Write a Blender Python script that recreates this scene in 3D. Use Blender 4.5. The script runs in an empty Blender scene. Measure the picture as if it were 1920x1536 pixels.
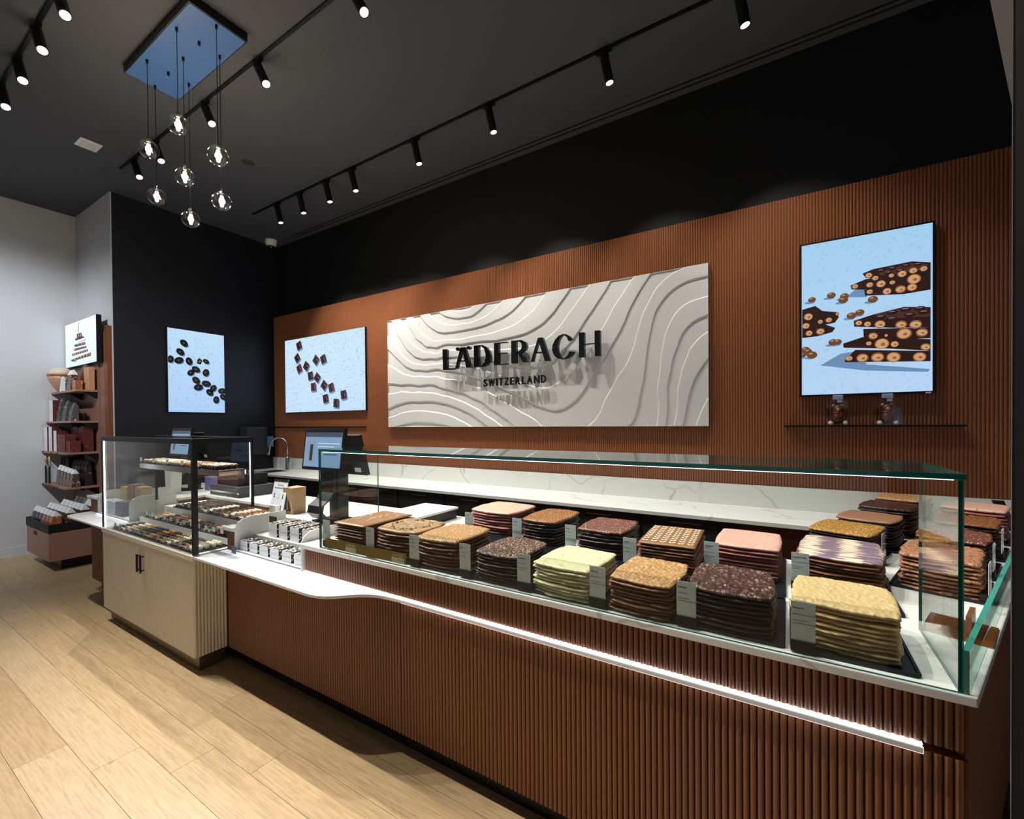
import bpy, bmesh, math, random
import numpy as np
from math import pi, sin, cos, radians
from mathutils import Vector, Matrix, noise, Quaternion
SC = bpy.context.scene
COL = SC.collection
R = random.Random(7)

# ------------------------------------------------------------------ camera
def view_matrix(yaw, pitch, roll):
    f = Vector((-sin(yaw)*cos(pitch), cos(yaw)*cos(pitch), sin(pitch)))
    r = Vector((cos(yaw), sin(yaw), 0)); u = r.cross(f)
    r2 = r*cos(roll) + u*sin(roll); u2 = r2.cross(f)
    return Matrix(((r2.x, u2.x, -f.x), (r2.y, u2.y, -f.y), (r2.z, u2.z, -f.z)))
cam = bpy.data.cameras.new('camera')
cam.sensor_width = 36.0
cam.lens = 830.894/1920*36.0
cam.shift_y = 33.16/1920
cam.clip_start = 0.02
camo = bpy.data.objects.new('camera', cam)
camo.matrix_world = Matrix.Translation((0, 0, 1.5)) @ view_matrix(0.554688, -0.00974086, -0.008322).to_4x4()
COL.objects.link(camo)
SC.camera = camo

# ------------------------------------------------------------------ light and exposure
SC.view_settings.view_transform = 'Standard'
SC.view_settings.look = 'None'
SC.view_settings.exposure = 0.0
SC.view_settings.gamma = 1.0
SC.view_settings.use_curve_mapping = False
W = bpy.data.worlds.new('world'); SC.world = W; W.use_nodes = True
W.node_tree.nodes['Background'].inputs[0].default_value = (0.76, 0.87, 1.0, 1)
W.node_tree.nodes['Background'].inputs[1].default_value = 0.22
SPOT_FRONT = 165.0      # watts of the track heads over the shop floor
SPOT_MID = 175.0        # heads over the counter
SPOT_REAR = 125.0       # heads in front of the rear wall
SPOT_COL = (1.0, 0.955, 0.89)
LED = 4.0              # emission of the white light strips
SCREEN = 1.15          # emission of the picture screens
try:
    SC.cycles.transparent_max_bounces = 24
    SC.cycles.max_bounces = 10
    SC.cycles.sample_clamp_indirect = 6.0
except Exception:
    pass

# ------------------------------------------------------------------ materials
def lin(c):
    return tuple(((v/12.92) if v <= 0.04045 else ((v+0.055)/1.055)**2.4) for v in c)
def hx(s):
    return lin(tuple(int(s[i:i+2], 16)/255 for i in (0, 2, 4))) + (1.0,)
MATS = {}
def mat(name, col, rough=0.5, metal=0.0, spec=0.5, emit=None, es=0.0, bump=None, speck=None, coat=0.0):
    """procedural principled material; bump=(scale,strength,detail), speck=(scale, hex, threshold, softness)"""
    if name in MATS: return MATS[name]
    m = bpy.data.materials.new(name); m.use_nodes = True
    nt = m.node_tree; b = nt.nodes['Principled BSDF']
    b.inputs['Base Color'].default_value = hx(col)
    b.inputs['Roughness'].default_value = rough
    b.inputs['Metallic'].default_value = metal
    b.inputs['Specular IOR Level'].default_value = spec
    b.inputs['Coat Weight'].default_value = coat
    if emit:
        b.inputs['Emission Color'].default_value = hx(emit)
        b.inputs['Emission Strength'].default_value = es
    if bump or speck:
        tc = nt.nodes.new('ShaderNodeTexCoord')
    if bump:
        n = nt.nodes.new('ShaderNodeTexNoise'); n.inputs['Scale'].default_value = bump[0]; n.inputs['Detail'].default_value = bump[2]
        bp = nt.nodes.new('ShaderNodeBump'); bp.inputs['Strength'].default_value = bump[1]; bp.inputs['Distance'].default_value = 0.01
        nt.links.new(tc.outputs['Object'], n.inputs['Vector'])
        nt.links.new(n.outputs['Fac'], bp.inputs['Height']); nt.links.new(bp.outputs['Normal'], b.inputs['Normal'])
    if speck:
        n = nt.nodes.new('ShaderNodeTexNoise'); n.inputs['Scale'].default_value = speck[0]; n.inputs['Detail'].default_value = 3
        nt.links.new(tc.outputs['Object'], n.inputs['Vector'])
        cr = nt.nodes.new('ShaderNodeValToRGB')
        cr.color_ramp.elements[0].position = speck[2]; cr.color_ramp.elements[1].position = min(1, speck[2]+speck[3])
        cr.color_ramp.elements[0].color = hx(col); cr.color_ramp.elements[1].color = hx(speck[1])
        nt.links.new(n.outputs['Fac'], cr.inputs['Fac']); nt.links.new(cr.outputs['Color'], b.inputs['Base Color'])
    MATS[name] = m
    return m
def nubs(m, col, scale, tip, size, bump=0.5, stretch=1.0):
    """nut pieces under the chocolate: paler tops, some with painted glints, and small relief"""
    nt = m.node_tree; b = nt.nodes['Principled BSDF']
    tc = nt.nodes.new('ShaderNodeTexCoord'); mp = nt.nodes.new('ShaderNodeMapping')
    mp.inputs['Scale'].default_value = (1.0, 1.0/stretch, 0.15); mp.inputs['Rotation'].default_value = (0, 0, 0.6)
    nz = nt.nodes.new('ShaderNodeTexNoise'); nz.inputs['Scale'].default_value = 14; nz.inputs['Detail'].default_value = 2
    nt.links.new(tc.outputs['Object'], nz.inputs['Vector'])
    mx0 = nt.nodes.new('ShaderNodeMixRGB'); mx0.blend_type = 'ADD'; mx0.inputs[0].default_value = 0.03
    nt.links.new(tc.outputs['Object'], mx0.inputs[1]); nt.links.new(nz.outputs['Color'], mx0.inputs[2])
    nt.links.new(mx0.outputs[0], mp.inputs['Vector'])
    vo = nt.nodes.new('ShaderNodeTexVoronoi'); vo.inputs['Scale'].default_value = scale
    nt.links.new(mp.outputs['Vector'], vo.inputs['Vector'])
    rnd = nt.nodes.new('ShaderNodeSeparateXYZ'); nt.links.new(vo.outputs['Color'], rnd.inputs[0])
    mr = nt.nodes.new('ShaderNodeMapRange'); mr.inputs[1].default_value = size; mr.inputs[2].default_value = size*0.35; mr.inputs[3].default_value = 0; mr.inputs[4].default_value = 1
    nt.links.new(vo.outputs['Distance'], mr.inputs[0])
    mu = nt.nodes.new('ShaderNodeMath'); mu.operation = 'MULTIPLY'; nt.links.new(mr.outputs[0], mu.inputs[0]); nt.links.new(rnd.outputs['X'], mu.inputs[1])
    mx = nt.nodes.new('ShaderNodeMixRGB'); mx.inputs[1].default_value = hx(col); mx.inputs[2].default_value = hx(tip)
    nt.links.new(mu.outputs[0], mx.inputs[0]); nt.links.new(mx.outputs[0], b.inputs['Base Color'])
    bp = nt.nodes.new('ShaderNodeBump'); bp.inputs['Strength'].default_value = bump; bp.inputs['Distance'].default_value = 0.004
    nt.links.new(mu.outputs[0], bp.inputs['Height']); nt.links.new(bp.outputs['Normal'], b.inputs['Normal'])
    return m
def nodes_of(m):
    nt = m.node_tree
    return nt, nt.nodes['Principled BSDF']

def wood_floor(i):
    """pale oak with long grain, cathedral figure and a few knots; i picks the board's tone"""
    name = 'oak_%d' % i
    if name in MATS: return MATS[name]
    m = mat(name, 'c9a878', 0.42, spec=0.4)
    nt, b = nodes_of(m)
    tc = nt.nodes.new('ShaderNodeTexCoord')
    mp = nt.nodes.new('ShaderNodeMapping'); mp.inputs['Location'].default_value = (i*3.7, i*1.9, 0)
    mp.inputs['Scale'].default_value = (1.0, 7.0, 1.0)
    nt.links.new(tc.outputs['Object'], mp.inputs['Vector'])
    n1 = nt.nodes.new('ShaderNodeTexNoise'); n1.inputs['Scale'].default_value = 1.6; n1.inputs['Detail'].default_value = 2; n1.inputs['Distortion'].default_value = 0.6
    nt.links.new(mp.outputs['Vector'], n1.inputs['Vector'])
    wv = nt.nodes.new('ShaderNodeMath'); wv.operation = 'MULTIPLY'; wv.inputs[1].default_value = 90
    nt.links.new(n1.outputs['Fac'], wv.inputs[0])
    sn = nt.nodes.new('ShaderNodeMath'); sn.operation = 'SINE'; nt.links.new(wv.outputs[0], sn.inputs[0])
    mp2 = nt.nodes.new('ShaderNodeMapping'); mp2.inputs['Scale'].default_value = (5.0, 110.0, 1.0); mp2.inputs['Location'].default_value = (i*2.1, i, 0)
    nt.links.new(tc.outputs['Object'], mp2.inputs['Vector'])
    n2 = nt.nodes.new('ShaderNodeTexNoise'); n2.inputs['Scale'].default_value = 1.0; n2.inputs['Detail'].default_value = 5
    nt.links.new(mp2.outputs['Vector'], n2.inputs['Vector'])
    ma = nt.nodes.new('ShaderNodeMath'); ma.operation = 'MULTIPLY_ADD'; ma.inputs[1].default_value = 0.045
    nt.links.new(sn.outputs[0], ma.inputs[0]); nt.links.new(n2.outputs['Fac'], ma.inputs[2])
    cr = nt.nodes.new('ShaderNodeValToRGB')
    tones = [('957a56', 'b89d74'), ('9b8059', 'bda27a'), ('a38963', 'c4aa84'), ('967a54', 'b89a70')]
    cr.color_ramp.elements[0].position = 0.15; cr.color_ramp.elements[1].position = 0.62
    cr.color_ramp.elements[0].color = hx(tones[i % 4][0]); cr.color_ramp.elements[1].color = hx(tones[i % 4][1])
    nt.links.new(ma.outputs[0], cr.inputs['Fac'])
    # knots
    mp3 = nt.nodes.new('ShaderNodeMapping'); mp3.inputs['Scale'].default_value = (1.0, 1.6, 1.0); mp3.inputs['Location'].default_value = (i*5.3, i*2.7, 0)
    nt.links.new(tc.outputs['Object'], mp3.inputs['Vector'])
    vo = nt.nodes.new('ShaderNodeTexVoronoi'); vo.inputs['Scale'].default_value = 1.7
    nt.links.new(mp3.outputs['Vector'], vo.inputs['Vector'])
    k = nt.nodes.new('ShaderNodeMapRange'); k.inputs[1].default_value = 0.015; k.inputs[2].default_value = 0.05; k.inputs[3].default_value = 0.65; k.inputs[4].default_value = 0.0
    nt.links.new(vo.outputs['Distance'], k.inputs[0])
    mx = nt.nodes.new('ShaderNodeMixRGB'); mx.inputs[2].default_value = hx('5a4028')
    nt.links.new(k.outputs[0], mx.inputs[0]); nt.links.new(cr.outputs['Color'], mx.inputs[1])
    nt.links.new(mx.outputs[0], b.inputs['Base Color'])
    bp = nt.nodes.new('ShaderNodeBump'); bp.inputs['Strength'].default_value = 0.12; bp.inputs['Distance'].default_value = 0.004
    nt.links.new(ma.outputs[0], bp.inputs['Height']); nt.links.new(bp.outputs['Normal'], b.inputs['Normal'])
    return m

def marble(name, base, vein, rough):
    m = mat(name, base, rough, spec=0.5)
    nt, b = nodes_of(m)
    tc = nt.nodes.new('ShaderNodeTexCoord')
    n0 = nt.nodes.new('ShaderNodeTexNoise'); n0.inputs['Scale'].default_value = 1.3; n0.inputs['Detail'].default_value = 4
    nt.links.new(tc.outputs['Object'], n0.inputs['Vector'])
    ad = nt.nodes.new('ShaderNodeMixRGB'); ad.blend_type = 'ADD'; ad.inputs[0].default_value = 0.9
    nt.links.new(tc.outputs['Object'], ad.inputs[1]); nt.links.new(n0.outputs['Color'], ad.inputs[2])
    vo = nt.nodes.new('ShaderNodeTexVoronoi'); vo.feature = 'DISTANCE_TO_EDGE'; vo.inputs['Scale'].default_value = 1.9
    nt.links.new(ad.outputs[0], vo.inputs['Vector'])
    cr = nt.nodes.new('ShaderNodeValToRGB')
    cr.color_ramp.elements[0].position = 0.0; cr.color_ramp.elements[1].position = 0.022
    cr.color_ramp.elements[0].color = hx(vein); cr.color_ramp.elements[1].color = hx(base)
    nt.links.new(vo.outputs['Distance'], cr.inputs['Fac'])
    n1 = nt.nodes.new('ShaderNodeTexNoise'); n1.inputs['Scale'].default_value = 2.4
    nt.links.new(tc.outputs['Object'], n1.inputs['Vector'])
    mr = nt.nodes.new('ShaderNodeMapRange'); mr.inputs[1].default_value = 0.4; mr.inputs[2].default_value = 0.6; mr.inputs[3].default_value = 0.1; mr.inputs[4].default_value = 0.75
    nt.links.new(n1.outputs['Fac'], mr.inputs[0])
    mx = nt.nodes.new('ShaderNodeMixRGB'); mx.inputs[1].default_value = hx(base)
    nt.links.new(mr.outputs[0], mx.inputs[0]); nt.links.new(cr.outputs['Color'], mx.inputs[2])
    nt.links.new(mx.outputs[0], b.inputs['Base Color'])
    return m

def glass(name, tint, edge=False, ior=1.5, gloss=1.0):
    """thin clear pane: transparent film with Fresnel reflection"""
    if name in MATS: return MATS[name]
    m = bpy.data.materials.new(name); m.use_nodes = True
    nt = m.node_tree; nt.nodes.clear()
    out = nt.nodes.new('ShaderNodeOutputMaterial')
    tr = nt.nodes.new('ShaderNodeBsdfTransparent'); tr.inputs[0].default_value = tint
    gl = nt.nodes.new('ShaderNodeBsdfGlossy'); gl.inputs['Roughness'].default_value = 0.0
    gl.inputs[0].default_value = (gloss, gloss, gloss, 1)
    fr = nt.nodes.new('ShaderNodeFresnel')
    ge = nt.nodes.new('ShaderNodeNewGeometry')          # same film reflection from both sides of a face
    io = nt.nodes.new('ShaderNodeMapRange'); io.inputs[3].default_value = ior; io.inputs[4].default_value = 1.0/ior
    nt.links.new(ge.outputs['Backfacing'], io.inputs[0]); nt.links.new(io.outputs[0], fr.inputs[0])
    mx = nt.nodes.new('ShaderNodeMixShader')
    nt.links.new(fr.outputs[0], mx.inputs[0]); nt.links.new(tr.outputs[0], mx.inputs[1]); nt.links.new(gl.outputs[0], mx.inputs[2])
    nt.links.new(mx.outputs[0], out.inputs[0])
    MATS[name] = m
    return m

def ikat(name):
    m = mat(name, '7d6774', 0.38)
    nt, b = nodes_of(m)
    tc = nt.nodes.new('ShaderNodeTexCoord')
    mp = nt.nodes.new('ShaderNodeMapping'); mp.inputs['Scale'].default_value = (9, 85, 1)
    nt.links.new(tc.outputs['Object'], mp.inputs['Vector'])
    n = nt.nodes.new('ShaderNodeTexNoise'); n.inputs['Scale'].default_value = 1.0; n.inputs['Detail'].default_value = 2
    nt.links.new(mp.outputs['Vector'], n.inputs['Vector'])
    sx = nt.nodes.new('ShaderNodeSeparateXYZ'); nt.links.new(tc.outputs['Object'], sx.inputs[0])
    s1 = nt.nodes.new('ShaderNodeMath'); s1.operation = 'MULTIPLY'; s1.inputs[1].default_value = 50
    nt.links.new(sx.outputs['X'], s1.inputs[0])
    s2 = nt.nodes.new('ShaderNodeMath'); s2.operation = 'SINE'; nt.links.new(s1.outputs[0], s2.inputs[0])
    s3 = nt.nodes.new('ShaderNodeMath'); s3.operation = 'MULTIPLY_ADD'; s3.inputs[1].default_value = 0.12
    nt.links.new(s2.outputs[0], s3.inputs[0]); nt.links.new(n.outputs['Fac'], s3.inputs[2])
    cr = nt.nodes.new('ShaderNodeValToRGB')
    cr.color_ramp.elements[0].position = 0.50; cr.color_ramp.elements[1].position = 0.56
    cr.color_ramp.elements[0].color = hx('7a6473'); cr.color_ramp.elements[1].color = hx('e2cdb2')
    nt.links.new(s3.outputs[0], cr.inputs['Fac']); nt.links.new(cr.outputs['Color'], b.inputs['Base Color'])
    return m

def sky_print(name, top, bottom, speck):
    """backlit poster ground: soft vertical tone with grain (printed picture)"""
    m = mat(name, '000000', 0.35)
    nt, b = nodes_of(m)
    tc = nt.nodes.new('ShaderNodeTexCoord')
    sx = nt.nodes.new('ShaderNodeSeparateXYZ'); nt.links.new(tc.outputs['Generated'], sx.inputs[0])
    cr = nt.nodes.new('ShaderNodeValToRGB')
    cr.color_ramp.elements[0].color = hx(bottom); cr.color_ramp.elements[1].color = hx(top)
    nt.links.new(sx.outputs['Z'], cr.inputs['Fac'])
    n = nt.nodes.new('ShaderNodeTexNoise'); n.inputs['Scale'].default_value = 42; n.inputs['Detail'].default_value = 5
    nt.links.new(tc.outputs['Object'], n.inputs['Vector'])
    mr = nt.nodes.new('ShaderNodeMapRange'); mr.inputs[1].default_value = 0.56; mr.inputs[2].default_value = 0.72; mr.inputs[3].default_value = 0; mr.inputs[4].default_value = speck
    nt.links.new(n.outputs['Fac'], mr.inputs[0])
    mx = nt.nodes.new('ShaderNodeMixRGB'); mx.inputs[2].default_value = hx('6f8da8')
    nt.links.new(mr.outputs[0], mx.inputs[0]); nt.links.new(cr.outputs['Color'], mx.inputs[1])
    nt.links.new(mx.outputs[0], b.inputs['Emission Color']); b.inputs['Emission Strength'].default_value = SCREEN
    return m

M_WOOD = mat('rust_lacquer', '77482b', 0.34, spec=0.45, bump=(60, 0.05, 2))
M_WALLWOOD = mat('rust_wall_lacquer', '8a5230', 0.4, spec=0.4, bump=(60, 0.05, 2))
M_KICK = mat('black_kick', '17140f', 0.35, spec=0.4)
M_BRONZE = mat('bronze_plinth', '6a5a40', 0.35, metal=0.5)
M_CREAM = mat('cream_lacquer', 'ddd4c4', 0.38)
M_WHITE = mat('white_solid_surface', 'ecebe8', 0.3)
M_LEDGE = mat('ledge_white', 'eceef2', 0.28)
M_MARBLE = marble('veined_quartz', 'dfe0db', 'a9a8a3', 0.22)
M_BLACK = mat('black_paint', '040405', 0.6)
M_NAVY = mat('ink_wall', '0f141d', 0.5)
M_CEIL = mat('charcoal_ceiling', '47484e', 0.75)
M_GREYWALL = mat('pale_wall', 'c9c8c8', 0.7)
M_HEADER = mat('header_grey', '8f9098', 0.7)
M_BLKMETAL = mat('black_metal', '101113', 0.4, metal=0.4)
M_STEEL = mat('steel', 'b9b6ae', 0.25, metal=1.0)
M_CHROME = mat('chrome', 'd8d8d8', 0.12, metal=1.0)
M_TRAY = mat('dark_tray', '20262e', 0.3, metal=0.6)
M_GLASS = glass('clear_pane', (0.965, 0.985, 0.975, 1), ior=1.38)
M_EDGE = mat('teal_glass_edge', '0f5a54', 0.08, spec=0.8)
M_EDGEPALE = mat('teal_glass_edge_pale', '3f9a8c', 0.08, spec=0.8)  # paler teal for the edges of the low guard
M_ACRYL = glass('clear_acrylic', (0.93, 0.95, 0.96, 1), ior=1.3)
M_FILM = glass('cellophane', (0.9, 0.92, 0.93, 1), ior=1.7)
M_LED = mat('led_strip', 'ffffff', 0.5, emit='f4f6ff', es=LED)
M_LEDU = mat('led_strip_soft', 'ffffff', 0.5, emit='eef2ff', es=1.2)
M_LEDC = mat('led_strip_case', 'ffffff', 0.5, emit='eef4ff', es=11.0)
M_PILLAR = mat('pillar_black', '020304', 0.9, spec=0.1)
M_LENS = mat('lamp_lens', 'ffffff', 0.5, emit='fff6e8', es=1.6)
M_FILAMENT = mat('filament_glow', 'ffffff', 0.5, emit='ffedc8', es=60.0)
M_CARD = mat('label_card', 'f4f6ef', 0.4)
M_INK = mat('ink', '20241f', 0.6)
M_GOLD = mat('gold_acrylic', '8f742c', 0.25, metal=0.35)
M_GOLDTXT = mat('gold_print', 'e8dfae', 0.4)
M_ROSE = mat('rose_lacquer', '9c7360', 0.45)
M_ROSED = mat('rose_shelf', '8c6352', 0.42)
M_WPAPER = mat('white_paper', 'e6e4e2', 0.55)
M_KRAFT = mat('kraft_paper', 'a58763', 0.7, bump=(80, 0.1, 3))
M_CANOPY = mat('canopy_mirror', '5b7fb0', 0.22, metal=1.0)
M_DSHOW = mat('dark_cabinet', '141110', 0.45)
M_PLASTIC = mat('grey_plastic', '3c3f45', 0.45)

# ------------------------------------------------------------------ mesh building
class MB:
    def __init__(s): s.v = []; s.f = []; s.m = []; s.cur = 0
    def add(s, vs, fs, m=None):
        o = len(s.v); s.v += [tuple(v) for v in vs]
        s.f += [tuple(i+o for i in f) for f in fs]; s.m += [s.cur if m is None else m]*len(fs)
        return s
    def box(s, a, b, m=None):
        x0, y0, z0 = a; x1, y1, z1 = b
        if x0 > x1: x0, x1 = x1, x0
        if y0 > y1: y0, y1 = y1, y0
        if z0 > z1: z0, z1 = z1, z0
        return s.add([(x0,y0,z0),(x1,y0,z0),(x1,y1,z0),(x0,y1,z0),(x0,y0,z1),(x1,y0,z1),(x1,y1,z1),(x0,y1,z1)],
                     [(0,3,2,1),(4,5,6,7),(0,1,5,4),(1,2,6,5),(2,3,7,6),(3,0,4,7)], m)
    def hexa(s, p, m=None):      # eight corners: bottom 4 ccw, top 4 ccw
        return s.add(p, [(0,3,2,1),(4,5,6,7),(0,1,5,4),(1,2,6,5),(2,3,7,6),(3,0,4,7)], m)
    def prism(s, poly, z0, z1, m=None):     # xy polygon (ccw), extruded in z
        n = len(poly)
        return s.add([(x,y,z0) for x,y in poly]+[(x,y,z1) for x,y in poly],
                     [tuple(range(n-1,-1,-1)), tuple(range(n,2*n))]+[(i,(i+1)%n,n+(i+1)%n,n+i) for i in range(n)], m)
    def prism_y(s, poly, y0, y1, m=None):   # xz polygon extruded in y
        n = len(poly)
        return s.add([(x,y0,z) for x,z in poly]+[(x,y1,z) for x,z in poly],
                     [tuple(range(n)), tuple(range(2*n-1,n-1,-1))]+[((i+1)%n,i,n+i,n+(i+1)%n) for i in range(n)], m)
    def prism_x(s, poly, x0, x1, m=None):   # yz polygon extruded in x
        n = len(poly)
        return s.add([(x0,y,z) for y,z in poly]+[(x1,y,z) for y,z in poly],
                     [tuple(range(n-1,-1,-1)), tuple(range(n,2*n))]+[(i,(i+1)%n,n+(i+1)%n,n+i) for i in range(n)], m)
    def lathe(s, prof, n=16, c=(0,0), m=None, sx=1.0, sy=1.0):   # prof [(r,z)] bottom to top
        vs = []; fs = []
        for r,z in prof:
            for i in range(n):
                a = 2*pi*i/n; vs.append((c[0]+r*cos(a)*sx, c[1]+r*sin(a)*sy, z))
        k = len(prof)
        for j in range(k-1):
            for i in range(n):
                fs.append((j*n+i, j*n+(i+1)%n, (j+1)*n+(i+1)%n, (j+1)*n+i))
        fs.append(tuple(range(n-1,-1,-1))); fs.append(tuple((k-1)*n+i for i in range(n)))
        return s.add(vs, fs, m)
    def tube(s, pts, r, n=8, m=None, taper=None):
        pts = [Vector(p) for p in pts]; vs = []; fs = []
        up = Vector((0,0,1)); t0 = (pts[1]-pts[0]).normalized()
        if abs(t0.dot(up)) > 0.95: up = Vector((1,0,0))
        side = t0.cross(up).normalized()
        for i,p in enumerate(pts):
            t = (pts[min(i+1,len(pts)-1)]-pts[max(i-1,0)]).normalized()
            side = (side - t*side.dot(t)).normalized(); o = t.cross(side)
            rr = r if taper is None else r*taper[i]
            for k in range(n):
                a = 2*pi*k/n; vs.append(p + side*(rr*cos(a)) + o*(rr*sin(a)))
        for i in range(len(pts)-1):
            for k in range(n): fs.append((i*n+k, i*n+(k+1)%n, (i+1)*n+(k+1)%n, (i+1)*n+k))
        fs.append(tuple(range(n-1,-1,-1))); fs.append(tuple((len(pts)-1)*n+k for k in range(n)))
        return s.add(vs, fs, m)
    def ball(s, c, r, n=10, k=6, m=None, sx=1, sy=1, sz=1):
        vs = [(c[0],c[1],c[2]-r*sz)]; fs = []
        for j in range(1,k):
            a = -pi/2+pi*j/k
            for i in range(n):
                t = 2*pi*i/n; vs.append((c[0]+r*cos(a)*cos(t)*sx, c[1]+r*cos(a)*sin(t)*sy, c[2]+r*sin(a)*sz))
        vs.append((c[0],c[1],c[2]+r*sz)); L = len(vs)-1
        for i in range(n):
            fs.append((0, 1+(i+1)%n, 1+i)); fs.append((L, L-n+i, L-n+(i+1)%n))
        for j in range(k-2):
            for i in range(n): fs.append((1+j*n+i, 1+j*n+(i+1)%n, 1+(j+1)*n+(i+1)%n, 1+(j+1)*n+i))
        return s.add(vs, fs, m)
    def xf(s, mtx, start=0):
        for i in range(start, len(s.v)): s.v[i] = tuple(mtx @ Vector(s.v[i]))
        return s
    def mesh(s, name, mats, smooth=False, bevel=0.0):
        me = bpy.data.meshes.new(name)
        me.from_pydata(s.v, [], s.f)
        for m in (mats if isinstance(mats, (list,tuple)) else [mats]): me.materials.append(m)
        for p,mi in zip(me.polygons, s.m): p.material_index = mi; p.use_smooth = smooth
        if bevel:
            bm = bmesh.new(); bm.from_mesh(me)
            bmesh.ops.bevel(bm, geom=[e for e in bm.edges if len(e.link_faces) == 2 and e.calc_face_angle(0) > 0.6], offset=bevel, segments=2, affect='EDGES', profile=0.5)
            bm.to_mesh(me); bm.free()
        me.update()
        return me
def link(name, me, parent=None, loc=(0,0,0), rz=0.0):
    o = bpy.data.objects.new(name, me); COL.objects.link(o)
    o.location = loc; o.rotation_euler = (0,0,rz)
    if parent: o.parent = parent
    return o
def part(name, mb, mats, parent, smooth=False, bevel=0.0, kind=None, label=None):
    o = link(name, mb.mesh(name, mats, smooth, bevel), parent)
    if kind: o['kind'] = kind
    if label: o['label'] = label
    return o
def tag(o, label, cat, group=None):
    o['label'] = label; o['category'] = cat
    if group: o['group'] = group
    return o
def thing(name, label, cat, loc=(0,0,0), rz=0.0, group=None):
    return tag(link(name, None, None, loc, rz), label, cat, group)
def single(name, mb, mats, label, cat, loc=(0,0,0), rz=0.0, group=None, smooth=False, bevel=0.0):
    return tag(link(name, mb.mesh(name, mats, smooth, bevel), None, loc, rz), label, cat, group)
def struct(name, mb, mats, smooth=False):
    o = link(name, mb.mesh(name, mats, smooth)); o['kind'] = 'structure'
    return o
def dup(root, loc, rz=None, label=None, group=None):
    r = root.copy(); COL.objects.link(r); r.location = loc
    if rz is not None: r.rotation_euler = (0,0,rz)
    if label: r['label'] = label
    if group: r['group'] = group
    for ch in list(root.children):
        c = ch.copy(); COL.objects.link(c); c.parent = r
        for g in ch.children:
            d = g.copy(); COL.objects.link(d); d.parent = c
    return r
def text_mesh(txt, size, align='LEFT', bold=0.0, ext=0.0, spacing=1.0):
    cu = bpy.data.curves.new('t', 'FONT'); cu.body = txt; cu.size = size; cu.align_x = align
    cu.resolution_u = 2; cu.offset = bold; cu.extrude = ext; cu.space_character = spacing
    o = bpy.data.objects.new('t', cu); COL.objects.link(o)
    dg = bpy.context.evaluated_depsgraph_get(); dg.update()
    me = bpy.data.meshes.new_from_object(o.evaluated_get(dg))
    bpy.data.objects.remove(o); bpy.data.curves.remove(cu)
    return me
def text_into(mb, txt, size, mtx, align='LEFT', bold=0.0, ext=0.0, m=None, spacing=1.0):
    me = text_mesh(txt, size, align, bold, ext, spacing)
    mb.add([mtx @ v.co for v in me.vertices], [tuple(p.vertices) for p in me.polygons], m)
    bpy.data.meshes.remove(me)
FACE = Matrix.Rotation(pi/2, 4, 'X')        # text lying in xy -> standing, facing -y
def at(x, y, z): return Matrix.Translation((x, y, z))
ORD = ['top', 'second', 'third', 'fourth', 'fifth', 'sixth', 'seventh', 'eighth', 'ninth', 'tenth', 'eleventh', 'twelfth', 'thirteenth', 'fourteenth', 'fifteenth', 'sixteenth']

# ------------------------------------------------------------------ room shell
D = 3.72; CEIL = 4.136; XD = -6.445; XL = -7.612; YJ = 1.88
fb = MB(); fb.box((-7.7, -4.5, -0.05), (4.0, 3.9, -0.006))
floor = struct('floor', fb, mat('grout_dark', '3d2f1e', 0.8))
pitch = 0.1765
known = {0: -2.885, 1: -2.57, 2: -2.262, 3: -1.962, 4: -2.59, 5: -2.265}
boards = {}
for k in range(-24, 9):
    y0 = 0.4765 + pitch*k
    x = known.get(k, -2.9 + ((k*0.737) % 1.0)*2.79); ln = 2.79
    while x > -7.6: x -= ln
    while x < 3.5:
        a, b = max(x, -7.61), min(x+ln, 3.9)
        key = round(b-a, 3)
        if key not in boards:
            mb = MB(); h = 0.0008
            L_, W_ = (b-a), pitch
            mb.add([(h,h,0),(L_-h,h,0),(L_-h,W_-h,0),(h,W_-h,0),(0.0,0.0,-0.006),(L_,0.0,-0.006),(L_,W_,-0.006),(0.0,W_,-0.006)],
                   [(0,1,2,3),(0,4,5,1),(1,5,6,2),(2,6,7,3),(3,7,4,0)])
            boards[key] = mb
        i = (k*3 + int(x*10)) % 4
        o = link('plank', boards[key].mesh('plank', wood_floor((k*5+int((x+9)*7)) % 12)), floor, (a, y0, 0.0))
        x += ln

cb = MB(); cb.box((-7.7, -4.5, CEIL), (4.0, 3.9, CEIL+0.1)); struct('ceiling', cb, M_CEIL)
wb = MB(); wb.box((XD-0.1, 3.80, 0), (3.0, 3.9, CEIL)); struct('wall_back', wb, M_BLACK)
wl = MB(); wl.box((XD-0.06, YJ+0.012, 0), (XD, 3.80, CEIL)); struct('wall_left', wl, M_NAVY)
wj = MB(); wj.box((XL, YJ, 0), (XD-0.003, YJ+0.012, CEIL)); wj.box((XL-0.08, -4.5, 0), (XL, YJ+0.02, CEIL)); struct('wall_far_left', wj, M_GREYWALL)
bb = MB(); bb.box((XL, -4.5, 0), (XL+0.014, YJ, 0.108)); struct('baseboard_left', bb, M_GREYWALL)
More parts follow.
